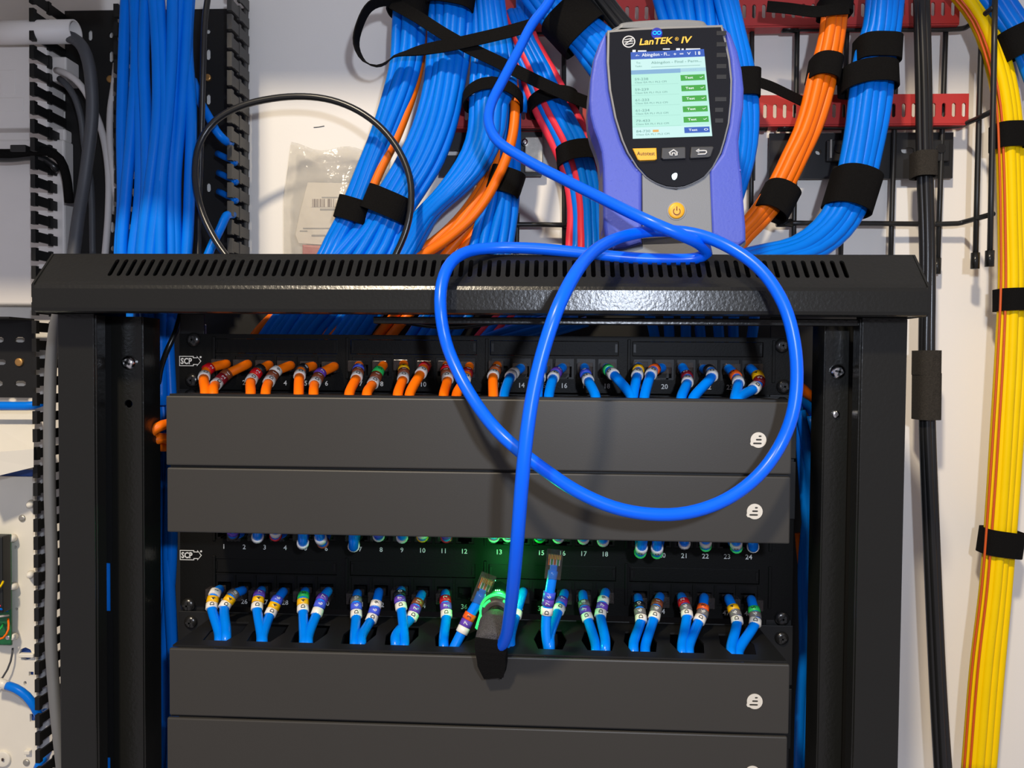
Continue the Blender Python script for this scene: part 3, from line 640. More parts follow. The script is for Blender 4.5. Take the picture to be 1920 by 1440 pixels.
bundle('in the slim strand beside the plastic bag', 'left strand above the hood',
 [(742, -20), (738, 60), (735, 110), (724, 155), (699, 245), (671, 320), (652, 370), (632, 415), (612, 450), (594, 486), (500, 615), (450, 690)], [(800, -20), (797, 60), (792, 110), (778, 160), (742, 245), (710, 320), (690, 372), (668, 415), (650, 450), (634, 486), (545, 615), (500, 690)], [.095] * 9 + [.09, .075, .06], BL * 4, 0.0047, 0.006)
bundle('in the curved strand crossing behind the black loop', 'curved strand above the hood',
 [(806, -20), (806, 60), (804, 110), (797, 160), (773, 240), (737, 315), (708, 365), (688, 398), (655, 438), (610, 486), (520, 615), (480, 690)], [(890, -20), (884, 60), (876, 110), (869, 160), (857, 230), (832, 300), (795, 358), (762, 410), (755, 440), (742, 486), (610, 615), (570, 690)], [.092] * 9 + [.088, .075, .06], BL * 6, 0.0048, 0.010)
tag(tube('data_cable', pxs([(797, -20, .105), (792, 80, .103), (785, 130, .100), (772, 180, .096), (742, 260, .094), (716, 312, .092), (697, 358, .09), (690, 392, .09), (664, 440, .09), (638, 486, .088), (490, 615, .075), (440, 690, .06)]), .0043, 'orange'), 'lone orange cable between the two blue strands left of centre', 'cable')
bundle('in the fan under the arched strap', 'fan of cables left of centre',
 [(886, -20), (890, 60), (888, 110), (882, 160), (882, 195), (880, 245), (870, 285), (845, 328), (812, 370), (772, 412), (722, 486), (620, 615), (560, 700)], [(940, -20), (952, 60), (962, 110), (966, 160), (950, 195), (946, 240), (930, 282), (905, 322), (868, 358), (825, 396), (775, 486), (700, 615), (640, 700)], [.088, .088, .088, .084, .082, .082, .082, .082, .082, .085, .088, .075, .06], BL * 6, 0.0046, 0.008)
bundle('in the steep strand left of the tester', 'steep strand left of the tester',
 [(930, 150), (926, 200), (922, 260), (914, 320), (908, 370), (892, 420), (872, 486), (770, 615), (720, 690)], [(975, 150), (974, 200), (973, 260), (972, 320), (971, 375), (968, 430), (956, 486), (870, 615), (820, 690)], [.105, .104, .103, .102, .10, .10, .095, .075, .06], BL * 5, 0.0045, 0.008)
for k, (pts, ds) in enumerate([([(962, 140, .09), (966, 200, .086), (961, 255, .082), (948, 300, .080), (932, 335, .080), (912, 372, .080), (878, 415, .080), (830, 455, .082), (782, 486, .085), (640, 615, .07), (570, 700, .055)], 'long orange cable curving from the arched strap down to the hood'),
  ([(940, 265, .098), (930, 310, .095), (908, 355, .092), (876, 400, .090), (842, 440, .088), (800, 474, .088), (770, 490, .088), (620, 615, .075), (550, 700, .055)], 'middle orange cable crossing the steep blue strand'),
  ([(918, 320, .100), (900, 355, .098), (872, 395, .096), (845, 425, .094), (800, 462, .092), (750, 490, .09), (610, 615, .08), (540, 700, .055)], 'hindmost orange cable under the blue fan'),
  ([(900, 380, .103), (880, 425, .10), (855, 455, .098), (825, 490, .095), (720, 615, .08), (650, 700, .055)], 'short orange cable near the hood, left of the pair end'),
  ([(905, 400, .105), (890, 435, .102), (872, 462, .10), (850, 492, .097), (745, 615, .08), (675, 700, .055)], 'short orange cable near the hood, right of the pair end')]):
    tag(tube('data_cable', pxs(pts), .0044, 'orange'), ds, 'cable', 'orange cables above the hood')
bundle('in the red and blue strand left of the tester', 'red and blue strand',
 [(925, 20), (945, 75), (968, 125), (986, 175), (1003, 212), (1028, 260), (1045, 300), (1058, 340), (1066, 400), (1065, 440), (1055, 490), (905, 615), (840, 700)], [(985, 20), (1010, 80), (1040, 130), (1062, 172), (1080, 207), (1102, 250), (1114, 280), (1124, 310), (1134, 345), (1138, 400), (1136, 490), (1000, 615), (940, 700)], [.11, .108, .104, .102, .10, .10, .10, .10, .10, .10, .095, .07, .055],
 ['red_cable', 'blue', 'red_cable', 'blue', 'blue', 'blue', 'red_cable'], 0.0040, 0.008)
bundle('standing upright behind the crossing straps', 'upright pair at top centre', [(966, -20), (968, 60), (968, 130), (955, 210)], [(1000, -20), (998, 60), (996, 130), (985, 210)], [.108, .106, .104, .104], BL * 2, 0.0045, 0.002)
bundle('in the slanting strand entering behind the tester top', 'slanting strand behind the tester',
 [(960, -30), (1000, 25), (1035, 60), (1066, 84), (1108, 138), (1150, 190)], [(1062, -30), (1088, 8), (1112, 32), (1142, 58), (1170, 86), (1200, 120)], .085, BL * 7, 0.0044, 0.010)
bundle('in the black strand right of the slanting blue strand', 'black strand behind the tester', [(1080, -30), (1118, 15), (1146, 48), (1185, 92)], [(1128, -30), (1158, 10), (1178, 36), (1210, 70)], .090, ['black_cable'] * 4, 0.0036, 0.005)
bundle('dropping behind the tester top edge', 'cables dropping behind the tester', [(1218, -30), (1232, 20), (1245, 70), (1255, 130)], [(1368, -30), (1372, 20), (1375, 70), (1378, 130)], .09, BL * 8, 0.0046, 0.010)
bundle('curving down along the tester right side', 'cables at the tester right side', [(1335, -30), (1356, 60), (1372, 130), (1380, 185), (1384, 240), (1378, 300), (1360, 360), (1340, 430), (1335, 505)], [(1374, -30), (1395, 60), (1410, 125), (1417, 185), (1418, 240), (1411, 300), (1392, 365), (1372, 435), (1367, 505)], .08, BL * 4, 0.0043, 0.006)
tag(tube('data_cable', pxs([(1366, -20, .08), (1376, 40, .078), (1384, 80, .078), (1390, 120, .08)]), .0038, 'black_cable'), 'short black cable beside the tester top right corner', 'cable')
bundle('in the orange strand right of the tester', 'orange strand at right',
 [(1546, -20), (1541, 60), (1530, 110), (1518, 150), (1506, 195), (1490, 245), (1470, 290), (1450, 335), (1425, 375), (1395, 412), (1360, 450), (1345, 500)], [(1590, -20), (1583, 50), (1576, 100), (1565, 145), (1552, 195), (1536, 245), (1513, 295), (1488, 345), (1468, 378), (1440, 412), (1395, 462), (1375, 510)], .088, ['orange'] * 4, 0.0046, 0.008)
bundle('in the blue strand curving onto the hood at right', 'blue strand at right',
 [(1630, -20), (1622, 50), (1612, 85), (1605, 120), (1597, 180), (1590, 230), (1580, 290), (1573, 330), (1556, 382), (1528, 420), (1480, 452), (1400, 470), (1300, 500)], [(1692, -20), (1686, 50), (1680, 85), (1673, 120), (1668, 180), (1662, 230), (1650, 290), (1638, 335), (1618, 395), (1590, 438), (1552, 472), (1500, 496), (1380, 530)], [.088] * 9 + [.085, .08, .07, .06], BL * 6, 0.0050, 0.010)
bundle('in the upright black run right of the rack', 'black run at right',
 [(1716, -20), (1721, 150), (1722, 290), (1727, 480), (1725, 650), (1727, 780), (1735, 1000), (1747, 1300), (1755, 1480)], [(1738, -20), (1743, 150), (1746, 290), (1751, 480), (1749, 650), (1749, 780), (1758, 1000), (1773, 1300), (1786, 1480)], .100, ['black_cable'] * 3, 0.0036, 0.004)
KL = [(1775, -20), (1822, 40), (1852, 120), (1868, 200), (1873, 290), (1876, 420), (1876, 540), (1871, 650), (1862, 800), (1852, 950), (1840, 1100), (1822, 1250), (1806, 1450)]
KR = [(1828, -20), (1862, 40), (1892, 120), (1908, 200), (1915, 300), (1919, 420), (1924, 540), (1924, 650), (1916, 800), (1906, 950), (1894, 1100), (1880, 1250), (1863, 1450)]
bundle('in the long yellow run at the right edge', 'yellow run at the right edge', KL, KR, .105, ['yellow'] * 5, .0044, 0.006, wob=.05)
for fr, lab in ((.015, 'thin orange cable along the left side of the yellow run'), (.21, 'thin orange cable lying on the front of the yellow run')):
    tag(tube('fibre_cable', [at(l[0] + (r_[0] - l[0]) * fr, l[1] + (r_[1] - l[1]) * fr, .0955) for l, r_ in zip(KL, KR)], .0010, 'stripe_orange', None, 8, .01), lab, 'cable', 'thin orange cables on the yellow run')
tag(tube('data_cable', pxs([(1884, 80, .118), (1897, 125, .116), (1907, 190, .115), (1917, 270, .115), (1926, 350, .116)]), .0038, 'light_cable'), 'pale grey cable behind the yellow run at the right edge', 'cable')
bundle('in the top right corner beside the yellow run', 'blue strand in the top right corner', [(1826, -20), (1868, 40), (1896, 80), (1915, 130), (1935, 175)], [(1880, -30), (1915, 25), (1940, 60), (1965, 100), (1985, 150)], .100, BL * 4, 0.0050, 0.006)
# loop of black cable
arcpts = [(432, 490), (405, 452), (378, 395), (366, 330), (374, 270), (402, 228), (450, 200), (510, 185), (570, 181), (622, 188), (672, 208), (716, 241), (750, 286), (768, 332), (771, 380), (762, 430), (738, 486), (700, 560)]
tag(tube('power_cable', [at(x, y, q) for (x, y), q in zip(arcpts, [.045, .048, .052, .056, .060, .062, .063, .064, .064, .064, .063, .062, .060, .058, .056, .056, .056, .05])], .0029, 'black_cable', None, 12), 'glossy black cable arching in a big loop over the white wall', 'cable')
tag(tube('power_cable', pxs([(392, -20, .06), (384, 40, .06), (381, 120, .062), (379, 200, .066), (376, 300, .07), (372, 420, .07), (372, 500, .065)]), .0026, 'black_cable'), 'thin straight black cable right of the wide blue run', 'cable')
tag(tube('power_cable', pxs([(338, 590, .03), (330, 620, .02), (312, 660, .015), (302, 690, .02), (296, 730, .03)]), .0022, 'black_cable'), 'thin glossy black cable crossing the blue run under the hood', 'cable')
tag(tube('power_cable', pxs([(742, 600, .02), (800, 610, .015), (850, 613, .012), (900, 608, .015), (950, 600, .02)]), .0022, 'black_cable'), 'black cable sagging just under the hood lip', 'cable')
bundle('lying in the dark gap under the hood, right of centre', 'cables under the hood', [(880, 640), (930, 622), (990, 605), (1060, 590)], [(930, 655), (985, 640), (1040, 625), (1110, 605)], .045, BL * 3, 0.0045, 0.003)
bundle('hanging in the dark under the hood at right', 'cables under the hood at right', [(1200, 580), (1205, 610), (1215, 660)], [(1430, 580), (1425, 610), (1420, 660)], .085, BL * 7, 0.0045, 0.004)
for k, (pts, m, ds) in enumerate([([(1490, 715, .03), (1510, 735, .03), (1524, 748, .035), (1545, 770, .05)], 'orange', 'orange cable end behind the right ear of the top panel'),
  ([(1490, 730, .034), (1508, 752, .034), (1522, 768, .038), (1540, 800, .05)], 'blue', 'blue cable just below the orange end at right'),
  ([(1500, 770, .03), (1512, 830, .028), (1519, 900, .03), (1513, 980, .032), (1506, 1060, .034), (1508, 1200, .034), (1507, 1330, .036), (1500, 1480, .04)], 'blue', 'long blue cable hanging in the right gap, nearest the post'),
  ([(1495, 760, .036), (1502, 840, .034), (1510, 940, .032), (1516, 1040, .03), (1514, 1160, .032), (1502, 1300, .034), (1497, 1480, .04)], 'blue', 'long blue cable hanging in the right gap, nearest the covers'),
  ([(1518, 780, .04), (1524, 830, .04), (1521, 880, .042)], 'blue', 'short blue cable bulging in the right gap beside the post'),
  ([(1500, 1000, .045), (1506, 1060, .044), (1516, 1110, .044), (1520, 1180, .05)], 'orange', 'orange cable glimpsed low in the right gap')]):
    tag(tube('data_cable', pxs(pts), .0042, m), ds, 'cable', 'cables in the right gap')
tag(tube('data_cable', pxs([(202, 1000, -.026), (202, 1100, -.026), (202, 1200, -.026), (205, 1350, -.026), (207, 1480, -.026)]), .0036, 'blue'), 'blue cable seen through slots in the left post channel', 'cable')
for pts, ds in (([(330, 792, .0), (305, 797, -.014), (288, 806, -.018), (284, 814, -.016), (305, 822, -.006), (330, 826, .01)], 'upper orange cable end poking out left of the covers'), ([(330, 818, .004), (302, 822, -.010), (285, 828, -.014), (290, 836, -.01), (330, 836, .01)], 'lower orange cable end poking out left of the covers')):
    tag(tube('data_cable', pxs(pts), .0040, 'orange'), ds, 'cable', 'orange ends at left')
for pts, ds in (([(362, 150, .085), (375, 190, .082), (392, 220, .08), (405, 245, .082), (420, 262, .085), (432, 268, .10)], 'stray blue cable passing behind the black loop into the slotted duct'), ([(385, 490, .07), (400, 455, .074), (415, 425, .080), (424, 405, .085), (436, 402, .10)], 'stray blue cable end above the hood beside the slotted duct')):
    tag(tube('data_cable', pxs(pts), .0038, 'blue'), ds, 'cable', 'stray cables at the duct')
for (x, y), w_ in zip(((434, 300), (436, 336), (436, 371)), ('highest', 'middle', 'lowest')):
    tag(tube('data_cable', pxs([(x - 26, y - 12, .118), (x - 10, y - 4, .110), (x, y, .104), (x + 7, y + 7, .102)]), .0030, 'blue'), f'{w_} blue cable tip poking through a slot of the duct outer wall', 'cable', 'cable tips in the duct wall')
# tester lead: one long cable
lead = [(1045, -25, .055), (1025, 10, .05), (998, 45, .045), (972, 95, .035), (943, 150, .020), (921, 195, .008), (916, 228, -.002), (931, 262, -.012), (985, 299, -.025), (1050, 333, -.04), (1110, 363, -.058), (1170, 393, -.076), (1228, 420, -.088), (1278, 441, -.088), (1314, 459, -.078), (1325, 474, -.070), (1306, 484, -.066), (1230, 486, -.066), (1150, 481, -.066), (1080, 473, -.064), (1000, 466, -.064), (930, 465, -.066), (880, 471, -.074), (846, 492, -.088), (829, 530, -.098), (826, 580, -.104), (836, 640, -.104), (860, 700, -.110), (895, 760, -.122), (935, 810, -.138), (975, 846, -.144), (1020, 880, -.143), (1080, 920, -.140), (1150, 951, -.138), (1220, 964, -.135), (1290, 961, -.130), (1360, 937, -.124), (1420, 893, -.118), (1460, 840, -.114), (1485, 780, -.114), (1494, 715, -.113), (1489, 640, -.112), (1469, 570, -.109), (1428, 508, -.102), (1370, 465, -.092), (1300, 438, -.078), (1230, 433, -.072), (1170, 443, -.082), (1118, 468, -.112), (1078, 514, -.146), (1044, 582, -.164), (1018, 660, -.167), (999, 740, -.169), (987, 820, -.171), (979, 900, -.170), (971, 1000, -.160), (963, 1090, -.142), (956, 1150, -.122), (948, 1195, -.104), (936, 1215, -.092), (926, 1212, -.080)]
tag(tube('test_lead', pxs(lead), .0040, 'lead_blue', None, 14, 0.005), 'bright blue test lead looping over the hood from the tester to the probe', 'cable')
# ================================================================== HOOK-AND-LOOP STRAPS
def band(name, a, b, Y, width, label, m='velcro', depth=0.014, tilt=0.0, parent=None, group='black straps around cables', sag=0.0):
    """closed band round a bundle from pixel a to pixel b, width in pixels along the bundle"""
    A, B = at(*a, Y), at(*b, Y); c = (A + B) / 2; hw = (B - A) / 2; u = hw.normalized(); k = at(1, 0, Y).x - at(0, 0, Y).x
    ax_ = Vector((-u.z, 0, u.x)); W = width * k / 2; v = []; f = []; n = 36
    for i in range(n):
        t_ = 2 * math.pi * i / n; ct, st = math.cos(t_), math.sin(t_); e = 0.62
        px_ = math.copysign(abs(ct) ** e, ct); py_ = math.copysign(abs(st) ** e, st)
        p = c + hw * px_ + Vector((0, -depth * py_, 0)) + ax_ * (sag * k * (1 - px_ * px_) * (1 if st > 0 else 0))
        o = (hw.normalized() * ct + Vector((0, -st, 0))).normalized() * 0.0014
        v += [p - ax_ * W, p + ax_ * W, p + ax_ * W + o, p - ax_ * W + o]
    for i in range(n):
        j = (i + 1) % n
        for q in range(4): q2 = (q + 1) % 4; f.append((i * 4 + q, i * 4 + q2, j * 4 + q2, j * 4 + q))
    me = mesh_from('band', v, f); bm = bmesh.new(); bm.from_mesh(me); bmesh.ops.recalc_face_normals(bm, faces=bm.faces); bm.to_mesh(me); bm.free()
    for p in me.polygons: p.use_smooth = False
    return tag(link(name, me, m, parent), label, 'cable tie', group)
band('hook_strap', (735, -4), (806, 12), .092, 52, 'black strap at the top of the slim strand, where the loose loop starts', depth=.016)
band('hook_strap', (806, -6), (890, 8), .088, 40, 'black strap at the top edge around the curved strand', depth=.018)
band('hook_strap', (636, 388), (690, 404), .092, 40, 'black strap round the slim strand just above the hood', depth=.013)
band('hook_strap', (690, 370), (766, 402), .088, 44, 'black strap round the curved strand under the black loop', depth=.018)
band('hook_strap', (872, 192), (978, 192), .086, 20, 'narrow arched black strap over the cable fan', depth=.020, sag=20)
band('hook_strap', (920, 334), (976, 352), .098, 42, 'low black strap behind the orange cables', depth=.015)
band('hook_strap', (994, 204), (1082, 190), .100, 22, 'upper black strap round the red and blue strand', depth=.018, sag=10)
band('hook_strap', (1046, 300), (1122, 290), .098, 32, 'lower black strap round the red and blue strand', depth=.018, sag=6)
band('hook_strap', (1040, 78), (1108, 14), .082, 62, 'broad black strap round the slanting strand behind the tester', depth=.018)
band('hook_strap', (1376, 160), (1421, 160), .078, 46, 'black strap on the cables at the tester right side', depth=.012)
band('hook_strap', (1538, 16), (1592, 16), .086, 26, 'topmost black strap on the orange strand', depth=.014)
band('hook_strap', (1520, 130), (1570, 138), .086, 38, 'middle black strap on the orange strand', depth=.015, sag=4)
band('hook_strap', (1428, 365), (1482, 392), .086, 50, 'lowest black strap on the orange strand, by the tester', depth=.016, sag=6)
band('hook_strap', (1606, 96), (1682, 98), .086, 40, 'upper black strap of two close together on the blue right strand', depth=.017)
band('hook_strap', (1578, 154), (1676, 147), .086, 38, 'wider lower strap of two close together on the blue right strand', depth=.018, sag=6)
band('hook_strap', (1558, 350), (1636, 372), .086, 66, 'broad black strap where the blue right strand bends to the hood', depth=.018, sag=6)
band('hook_strap', (1713, 310), (1750, 310), .098, 42, 'worn strap high on the black upright run', 'velcro_worn', depth=.010)
band('hook_strap', (1718, 680), (1756, 680), .098, 42, 'worn strap on the black run, upper of a touching pair', 'velcro_worn', depth=.011)
band('hook_strap', (1718, 743), (1756, 743), .098, 80, 'long worn sleeve on the black run, lower of a touching pair', 'velcro_worn', depth=.011)
band('hook_strap', (1864, 258), (1912, 257), .104, 42, 'highest black strap on the yellow run', depth=.012)
band('hook_strap', (1871, 563), (1930, 562), .104, 38, 'middle black strap on the yellow run', depth=.012)
band('hook_strap', (1842, 1012), (1910, 1021), .104, 44, 'lowest black strap on the yellow run', depth=.012)
band('hook_strap', (1880, 92), (1950, 62), .098, 48, 'black strap round the blue strand in the top right corner', depth=.014)
t = thing('loose_strap', 'long loose black strap curling in an open loop at top left of centre', 'cable tie', at(700, 130, .08))
ribbon('strap_tail', [(752, 6, .074), (720, 2, .07), (694, 12, .066), (675, 45, .064), (668, 85, .064), (683, 115, .066), (706, 124, .068), (724, 118, .07), (738, 106, .07), (760, 100, .069), (800, 92, .066), (850, 83, .062), (900, 72, .060), (950, 60, .058), (1000, 46, .062)], 0.0052, 'velcro', t, .0012, [.75, .8, .85, .85, .85, .85, .8, .6, .2, 0, 0, 0, 0, 0, 0])
ribbon('strap_tail', [(735, 5, .072), (780, 30, .070), (830, 62, .066), (880, 90, .064), (930, 114, .064), (990, 144, .066), (1050, 172, .07), (1110, 196, .076)], 0.0052, 'velcro', t)
tag(ribbon('loose_strap', [(1400, 148, .066), (1440, 160, .07), (1475, 176, .078), (1504, 190, .088)], .0042, 'velcro'), 'loose strap tail reaching from the tester right side to the orange strand', 'cable tie')
tag(ribbon('loose_strap', [(1438, 12, .075), (1480, 16, .074), (1530, 22, .070), (1560, 18, .069), (1592, 16, .071)], .0046, 'velcro'), 'strap tail across the top red bar, left of the orange strand', 'cable tie')
# ================================================================== TESTER
YT = -0.040
def tester():
    base = at(1268, 482, YT); t = thing('cable_tester', 'blue and grey handheld cable tester with lit screen, standing on the hood', 'tester', Vector((base.x, YT + .02, ZT)))
    B = [(1138, 56), (1123, 80), (1112, 112), (1106, 150), (1104, 190), (1106, 216), (1112, 240), (1121, 264), (1127, 285), (1130, 315), (1131, 370), (1131, 425), (1134, 450), (1146, 468), (1165, 489), (1375, 489), (1392, 472), (1401, 455), (1400, 425), (1397, 385), (1393, 332), (1389, 300), (1387, 262), (1391, 232), (1396, 200), (1397, 166), (1393, 130), (1385, 95), (1372, 62), (1358, 48), (1250, 50)]
    solid('body', B, YT + .004, YT + .050, 'tester_grey', t, 0.004)
    solid('top_cap', smooth2([(1155, 60), (1160, 46), (1175, 39), (1250, 34), (1312, 36), (1326, 44), (1334, 60)], n=3), YT + .012, YT + .04, 'tester_grey', t, 0.003)
    glass = [(1143, 60), (1190, 56), (1250, 53), (1352, 50), (1359, 78), (1366, 112), (1370, 150), (1369, 190), (1365, 230), (1357, 262), (1350, 285), (1336, 312), (1321, 330), (1310, 337), (1298, 343), (1284, 348.5), (1268, 351), (1250, 349), (1233, 343), (1222, 337), (1212, 330), (1196, 312), (1179, 285), (1169, 262), (1156, 220), (1146, 168), (1142, 118)]
    cx = sum(p[0] for p in glass) / len(glass); cy = sum(p[1] for p in glass) / len(glass)
    rim = [(cx + (x - cx) * 1.035, cy + (y - cy) * 1.022) for x, y in glass]
    # left and right rubber grips
    GL = [(1137, 58), (1124, 80), (1113, 112), (1107, 150), (1105, 190), (1107, 216), (1113, 240), (1122, 264), (1128, 285), (1131, 315), (1132, 370), (1132, 425), (1136, 452), (1150, 468), (1172, 466), (1204, 456), (1204, 324), (1192, 312), (1175, 287), (1164, 262), (1152, 220), (1142, 170), (1138, 118)]
    GR = [(1357, 50), (1363, 78), (1370, 112), (1373, 150), (1372, 192), (1368, 233), (1361, 263), (1353, 288), (1331, 318), (1333, 380), (1336, 440), (1360, 456), (1385, 462), (1399, 452), (1399, 425), (1396, 385), (1392, 332), (1388, 300), (1386, 262), (1390, 232), (1395, 200), (1396, 166), (1392, 130), (1384, 95), (1371, 62)]
    for G, xs in ((GL, [1146, 1166, 1186]), (GR, [1366, 1380])):
        g = solid('grip', G, YT - .001, YT + .03, 'tester_blue', t, 0.0025)
        src = None
        for j, yy in enumerate(range(300, 440, 19)):
            for xx in xs:
                x = xx + (8 if j % 2 else 0); c = at(x, yy, YT - .0012)
                if src is None: src = cyl('grip_bump', c + Vector((0, .0004, 0)), .0009, .0008, 'tester_blue', g, 8, .0003)
                else: dup('grip_bump', src, g, c + (o0))
                if j == 0 and xx == xs[0]: o0 = origin(src) - c
    solid('bezel', rim, YT - .0015, YT + .01, 'tester_rim', t, 0.001)
    gl = solid('display_glass', glass, YT - .0026, YT + .01, 'tester_glass', t, 0.0008)
    Yg = YT - .0029
    solid('lower_front', [(1204, 318), (1215, 332), (1240, 349), (1268, 355), (1297, 339), (1320, 322), (1331, 314), (1336, 440), (1205, 448)], YT - .0002, YT + .02, 'tester_grey', t, .0008)
    # sloping underside below the front face
    a = [at(1205, 446, YT), at(1336, 440, YT), at(1338, 480, YT + .012), at(1204, 484, YT + .012)]
    link('chin', mesh_from('chin', a + [p + Vector((0, .02, 0)) for p in a], [(0, 1, 2, 3), (7, 6, 5, 4), (0, 4, 5, 1), (1, 5, 6, 2), (2, 6, 7, 3), (3, 7, 4, 0)]), 'tester_grey', t)
    # ---- screen
    c0, c1, c2, c3 = (1182.5, 98), (1320, 92), (1335.5, 255), (1186.5, 260)
    def Spx(u, v):
        x = (c0[0] * (1 - u) + c1[0] * u) * (1 - v) + (c3[0] * (1 - u) + c2[0] * u) * v
        y = (c0[1] * (1 - u) + c1[1] * u) * (1 - v) + (c3[1] * (1 - u) + c2[1] * u) * v
        return x, y
    def Sp(u, v, k=1): return at(*Spx(u, v), Yg - .0002 * k)
    def quad(name, u0, v0, u1, v1, m, k=1, parent=None):
        p = [Sp(u0, v0, k), Sp(u1, v0, k), Sp(u1, v1, k), Sp(u0, v1, k)]; q = [x + Vector((0, .00015, 0)) for x in p]
        return link(name, mesh_from('q', p + q, [(3, 2, 1, 0), (4, 5, 6, 7), (0, 1, 5, 4), (1, 2, 6, 5), (2, 3, 7, 6), (3, 0, 4, 7)]), m, parent)
    scr = quad('screen', 0, 0, 1, 1, 'screen_mint', 1, t)
    def st(s, u, v, h, m, w_=None, nm='screen_text', bold=.015):
        p = Sp(u, v, 5); X = (Sp(u + .05, v, 5) - p).normalized(); Yv = (p - Sp(u, v + .05, 5)).normalized()
        wd = None if w_ is None else (Sp(u + w_, v, 5) - p).length
        return text(nm, s, p, X, Yv, h, m, scr, wd, bold)
    H = (Sp(.5, 0) - Sp(.5, 1)).length
    quad('header_bar', 0, 0, 1, .085, 'screen_blue', 2, scr); quad('title_area', 0, .085, 1, .21, 'screen_pale', 2, scr)
    quad('tab_bar', 0, .21, .66, .258, 'screen_bar', 2, scr); quad('tab_bar', .66, .21, 1, .25, 'screen_bar_light', 2, scr)
    st('Abingdon - Fi...', .34, .043, H * .036, 'screen_white', .38); st('\u2190', .09, .043, H * .03, 'screen_white', .05)
    st('+', .60, .043, H * .035, 'screen_white', .04); st('=', .69, .043, H * .03, 'screen_white', .05); st('V', .79, .043, H * .03, 'screen_white', .05); st('I', .88, .043, H * .04, 'screen_white'); st('8', .93, .043, H * .04, 'screen_white')
    st('To:', .10, .125, H * .022, 'screen_text', .06); st('Tasks', .10, .165, H * .018, 'screen_text', .09)
    st('Abingdon - Final - Perm...', .61, .135, H * .028, 'screen_text', .68); quad('underline', .27, .180, .93, .184, 'screen_text', 3, scr); st('...', .83, .228, H * .012, 'screen_text', .08)
    rows = [('59-238', 0), ('59-239', 0), ('61-233', 0), ('61-234', 0), ('79-433', 0), ('84-730', 1)]
    for i, (s, last) in enumerate(rows):
        v = .315 + i * .1205
        if last: quad('list_row', 0, v - .045, 1, 1, 'screen_pale', 2, scr)
        st(s, .135, v, H * .027, 'screen_text', .18); st('Class EA PL1 PL2 CPI', .255, v + .038, H * .018, 'screen_text', .42)
        b = quad('test_button', .655, v - .028, .975, v + .038, 'screen_blue' if last else 'screen_green', 3, scr)
        p = st('Test', .765, v + .004, H * .026, 'screen_white', .11)
        if not last: st('\u2713', .93, v + .004, H * .026, 'screen_white', .05); quad('row_line', .0, v + .066, .62, v + .068, 'screen_line', 2, scr)
        else: st('O', .93, v + .004, H * .026, 'screen_white', .055); quad('flag', .225 + .03, v - .012, .30 + .03, v + .014, 'screen_orange', 3, scr)
    # status icons above the screen
    for (x0, y0, x1, y1) in ((1186, 93.5, 1192, 98.5), (1196, 94.5, 1212, 96.5), (1243, 91, 1256, 92.5), (1268, 90.5, 1275, 94.5), (1278, 91, 1282, 95.5), (1286, 91, 1313, 93.5)):
        pbox('status_icon', x0, y0, x1, y1, Yg, Yg + .0004, 'screen_white', gl, 0)
    text('brand_name', 'LanTEK', at(1231, 77, Yg - .0003), (at(1300, 72, Yg) - at(1200, 77.5, Yg)).normalized(), ez, .0044, 'logo_yellow', gl, (at(1262, 76, Yg) - at(1200, 76, Yg)).length, bold=.025, shear=.18)
    text('brand_name', '\u00ae', at(1269, 73, Yg - .0003), ex, ez, .0026, 'logo_yellow', gl)
    text('brand_name', 'IV', at(1287.5, 74.5, Yg - .0003), (at(1300, 72, Yg) - at(1200, 77.5, Yg)).normalized(), ez, .0044, 'logo_yellow', gl, (at(1297, 76, Yg) - at(1279, 76, Yg)).length, bold=.025, shear=.18)
    c = at(1179, 78, Yg); ring = [(c.x + .0046 * math.cos(q), c.z + .0042 * math.sin(q)) for q in np.linspace(0, 2 * math.pi, 24, endpoint=False)]
    rin = [(c.x + (p[0] - c.x) * .84, c.z + (p[1] - c.z) * .84) for p in ring]
    lg = link('round_logo', prism_mesh(ring, .0003, [rin], XZ(Yg)), 'print_white', gl)
    for pts in ([(1171, 75), (1186, 72)], [(1186, 73), (1172, 83)], [(1172, 84), (1187, 81)], [(1170, 79), (1188, 77)]):
        link('logo_stroke', tube_mesh(spline(pxs([(*p, Yg) for p in pts]), .002), .0004, 6), 'print_white', lg)
    disc('led_halo', 1231.5, 62.5, Yg, .0040, .0004, 'led_halo', gl, 20)
    for x in (1227.5, 1235.5): link('status_led', tube_mesh([at(x, 62.5, Yg) + Vector((.0013 * math.cos(q), -.0007, .0011 * math.sin(q))) for q in np.linspace(0, 6.3, 16)], .00035, 6), 'led_blue', gl)
    o = solid('lamp_glint', smooth2([(1261, 335), (1260, 328), (1266, 324), (1270, 326), (1269, 333), (1265, 337)], n=3), Yg - .0002, Yg + .0005, 'glow_white', gl, .0001); o['label'] = 'white lamp reflection painted on the glass'  # glowing patch stands in for a lamp mirrored in the glass
    # dim reflections painted as bars on the right edge of the glass
    for y in (62, 83, 103, 124, 144, 186, 206, 226): pbox('side_reflection', 1344 - (y > 150) * 3, y - 4, 1362 - (y > 200) * 6, y + 4, Yg, Yg + .0004, 'reflection_grey', gl, .0001)
    # ---- keys
    bt = solid('key', [(1186, 278), (1231, 277), (1232, 298), (1228, 300), (1200, 301), (1196, 299)], Yg - .0022, Yg + .001, 'button_yellow', t, .0007); bt['label'] = 'yellow key'
    text('key_text', 'Autotest', at(1211, 287.5, Yg - .0025), ex, ez, .0026, 'print_dark', bt, (at(1227, 287, Yg).x - at(1194, 287, Yg).x))
    bt = solid('key', [(1241, 277), (1284, 275), (1286, 277), (1286, 297), (1244, 299), (1240, 296)], Yg - .0022, Yg + .001, 'button_grey', t, .0007)
    Yk = Yg - .0026
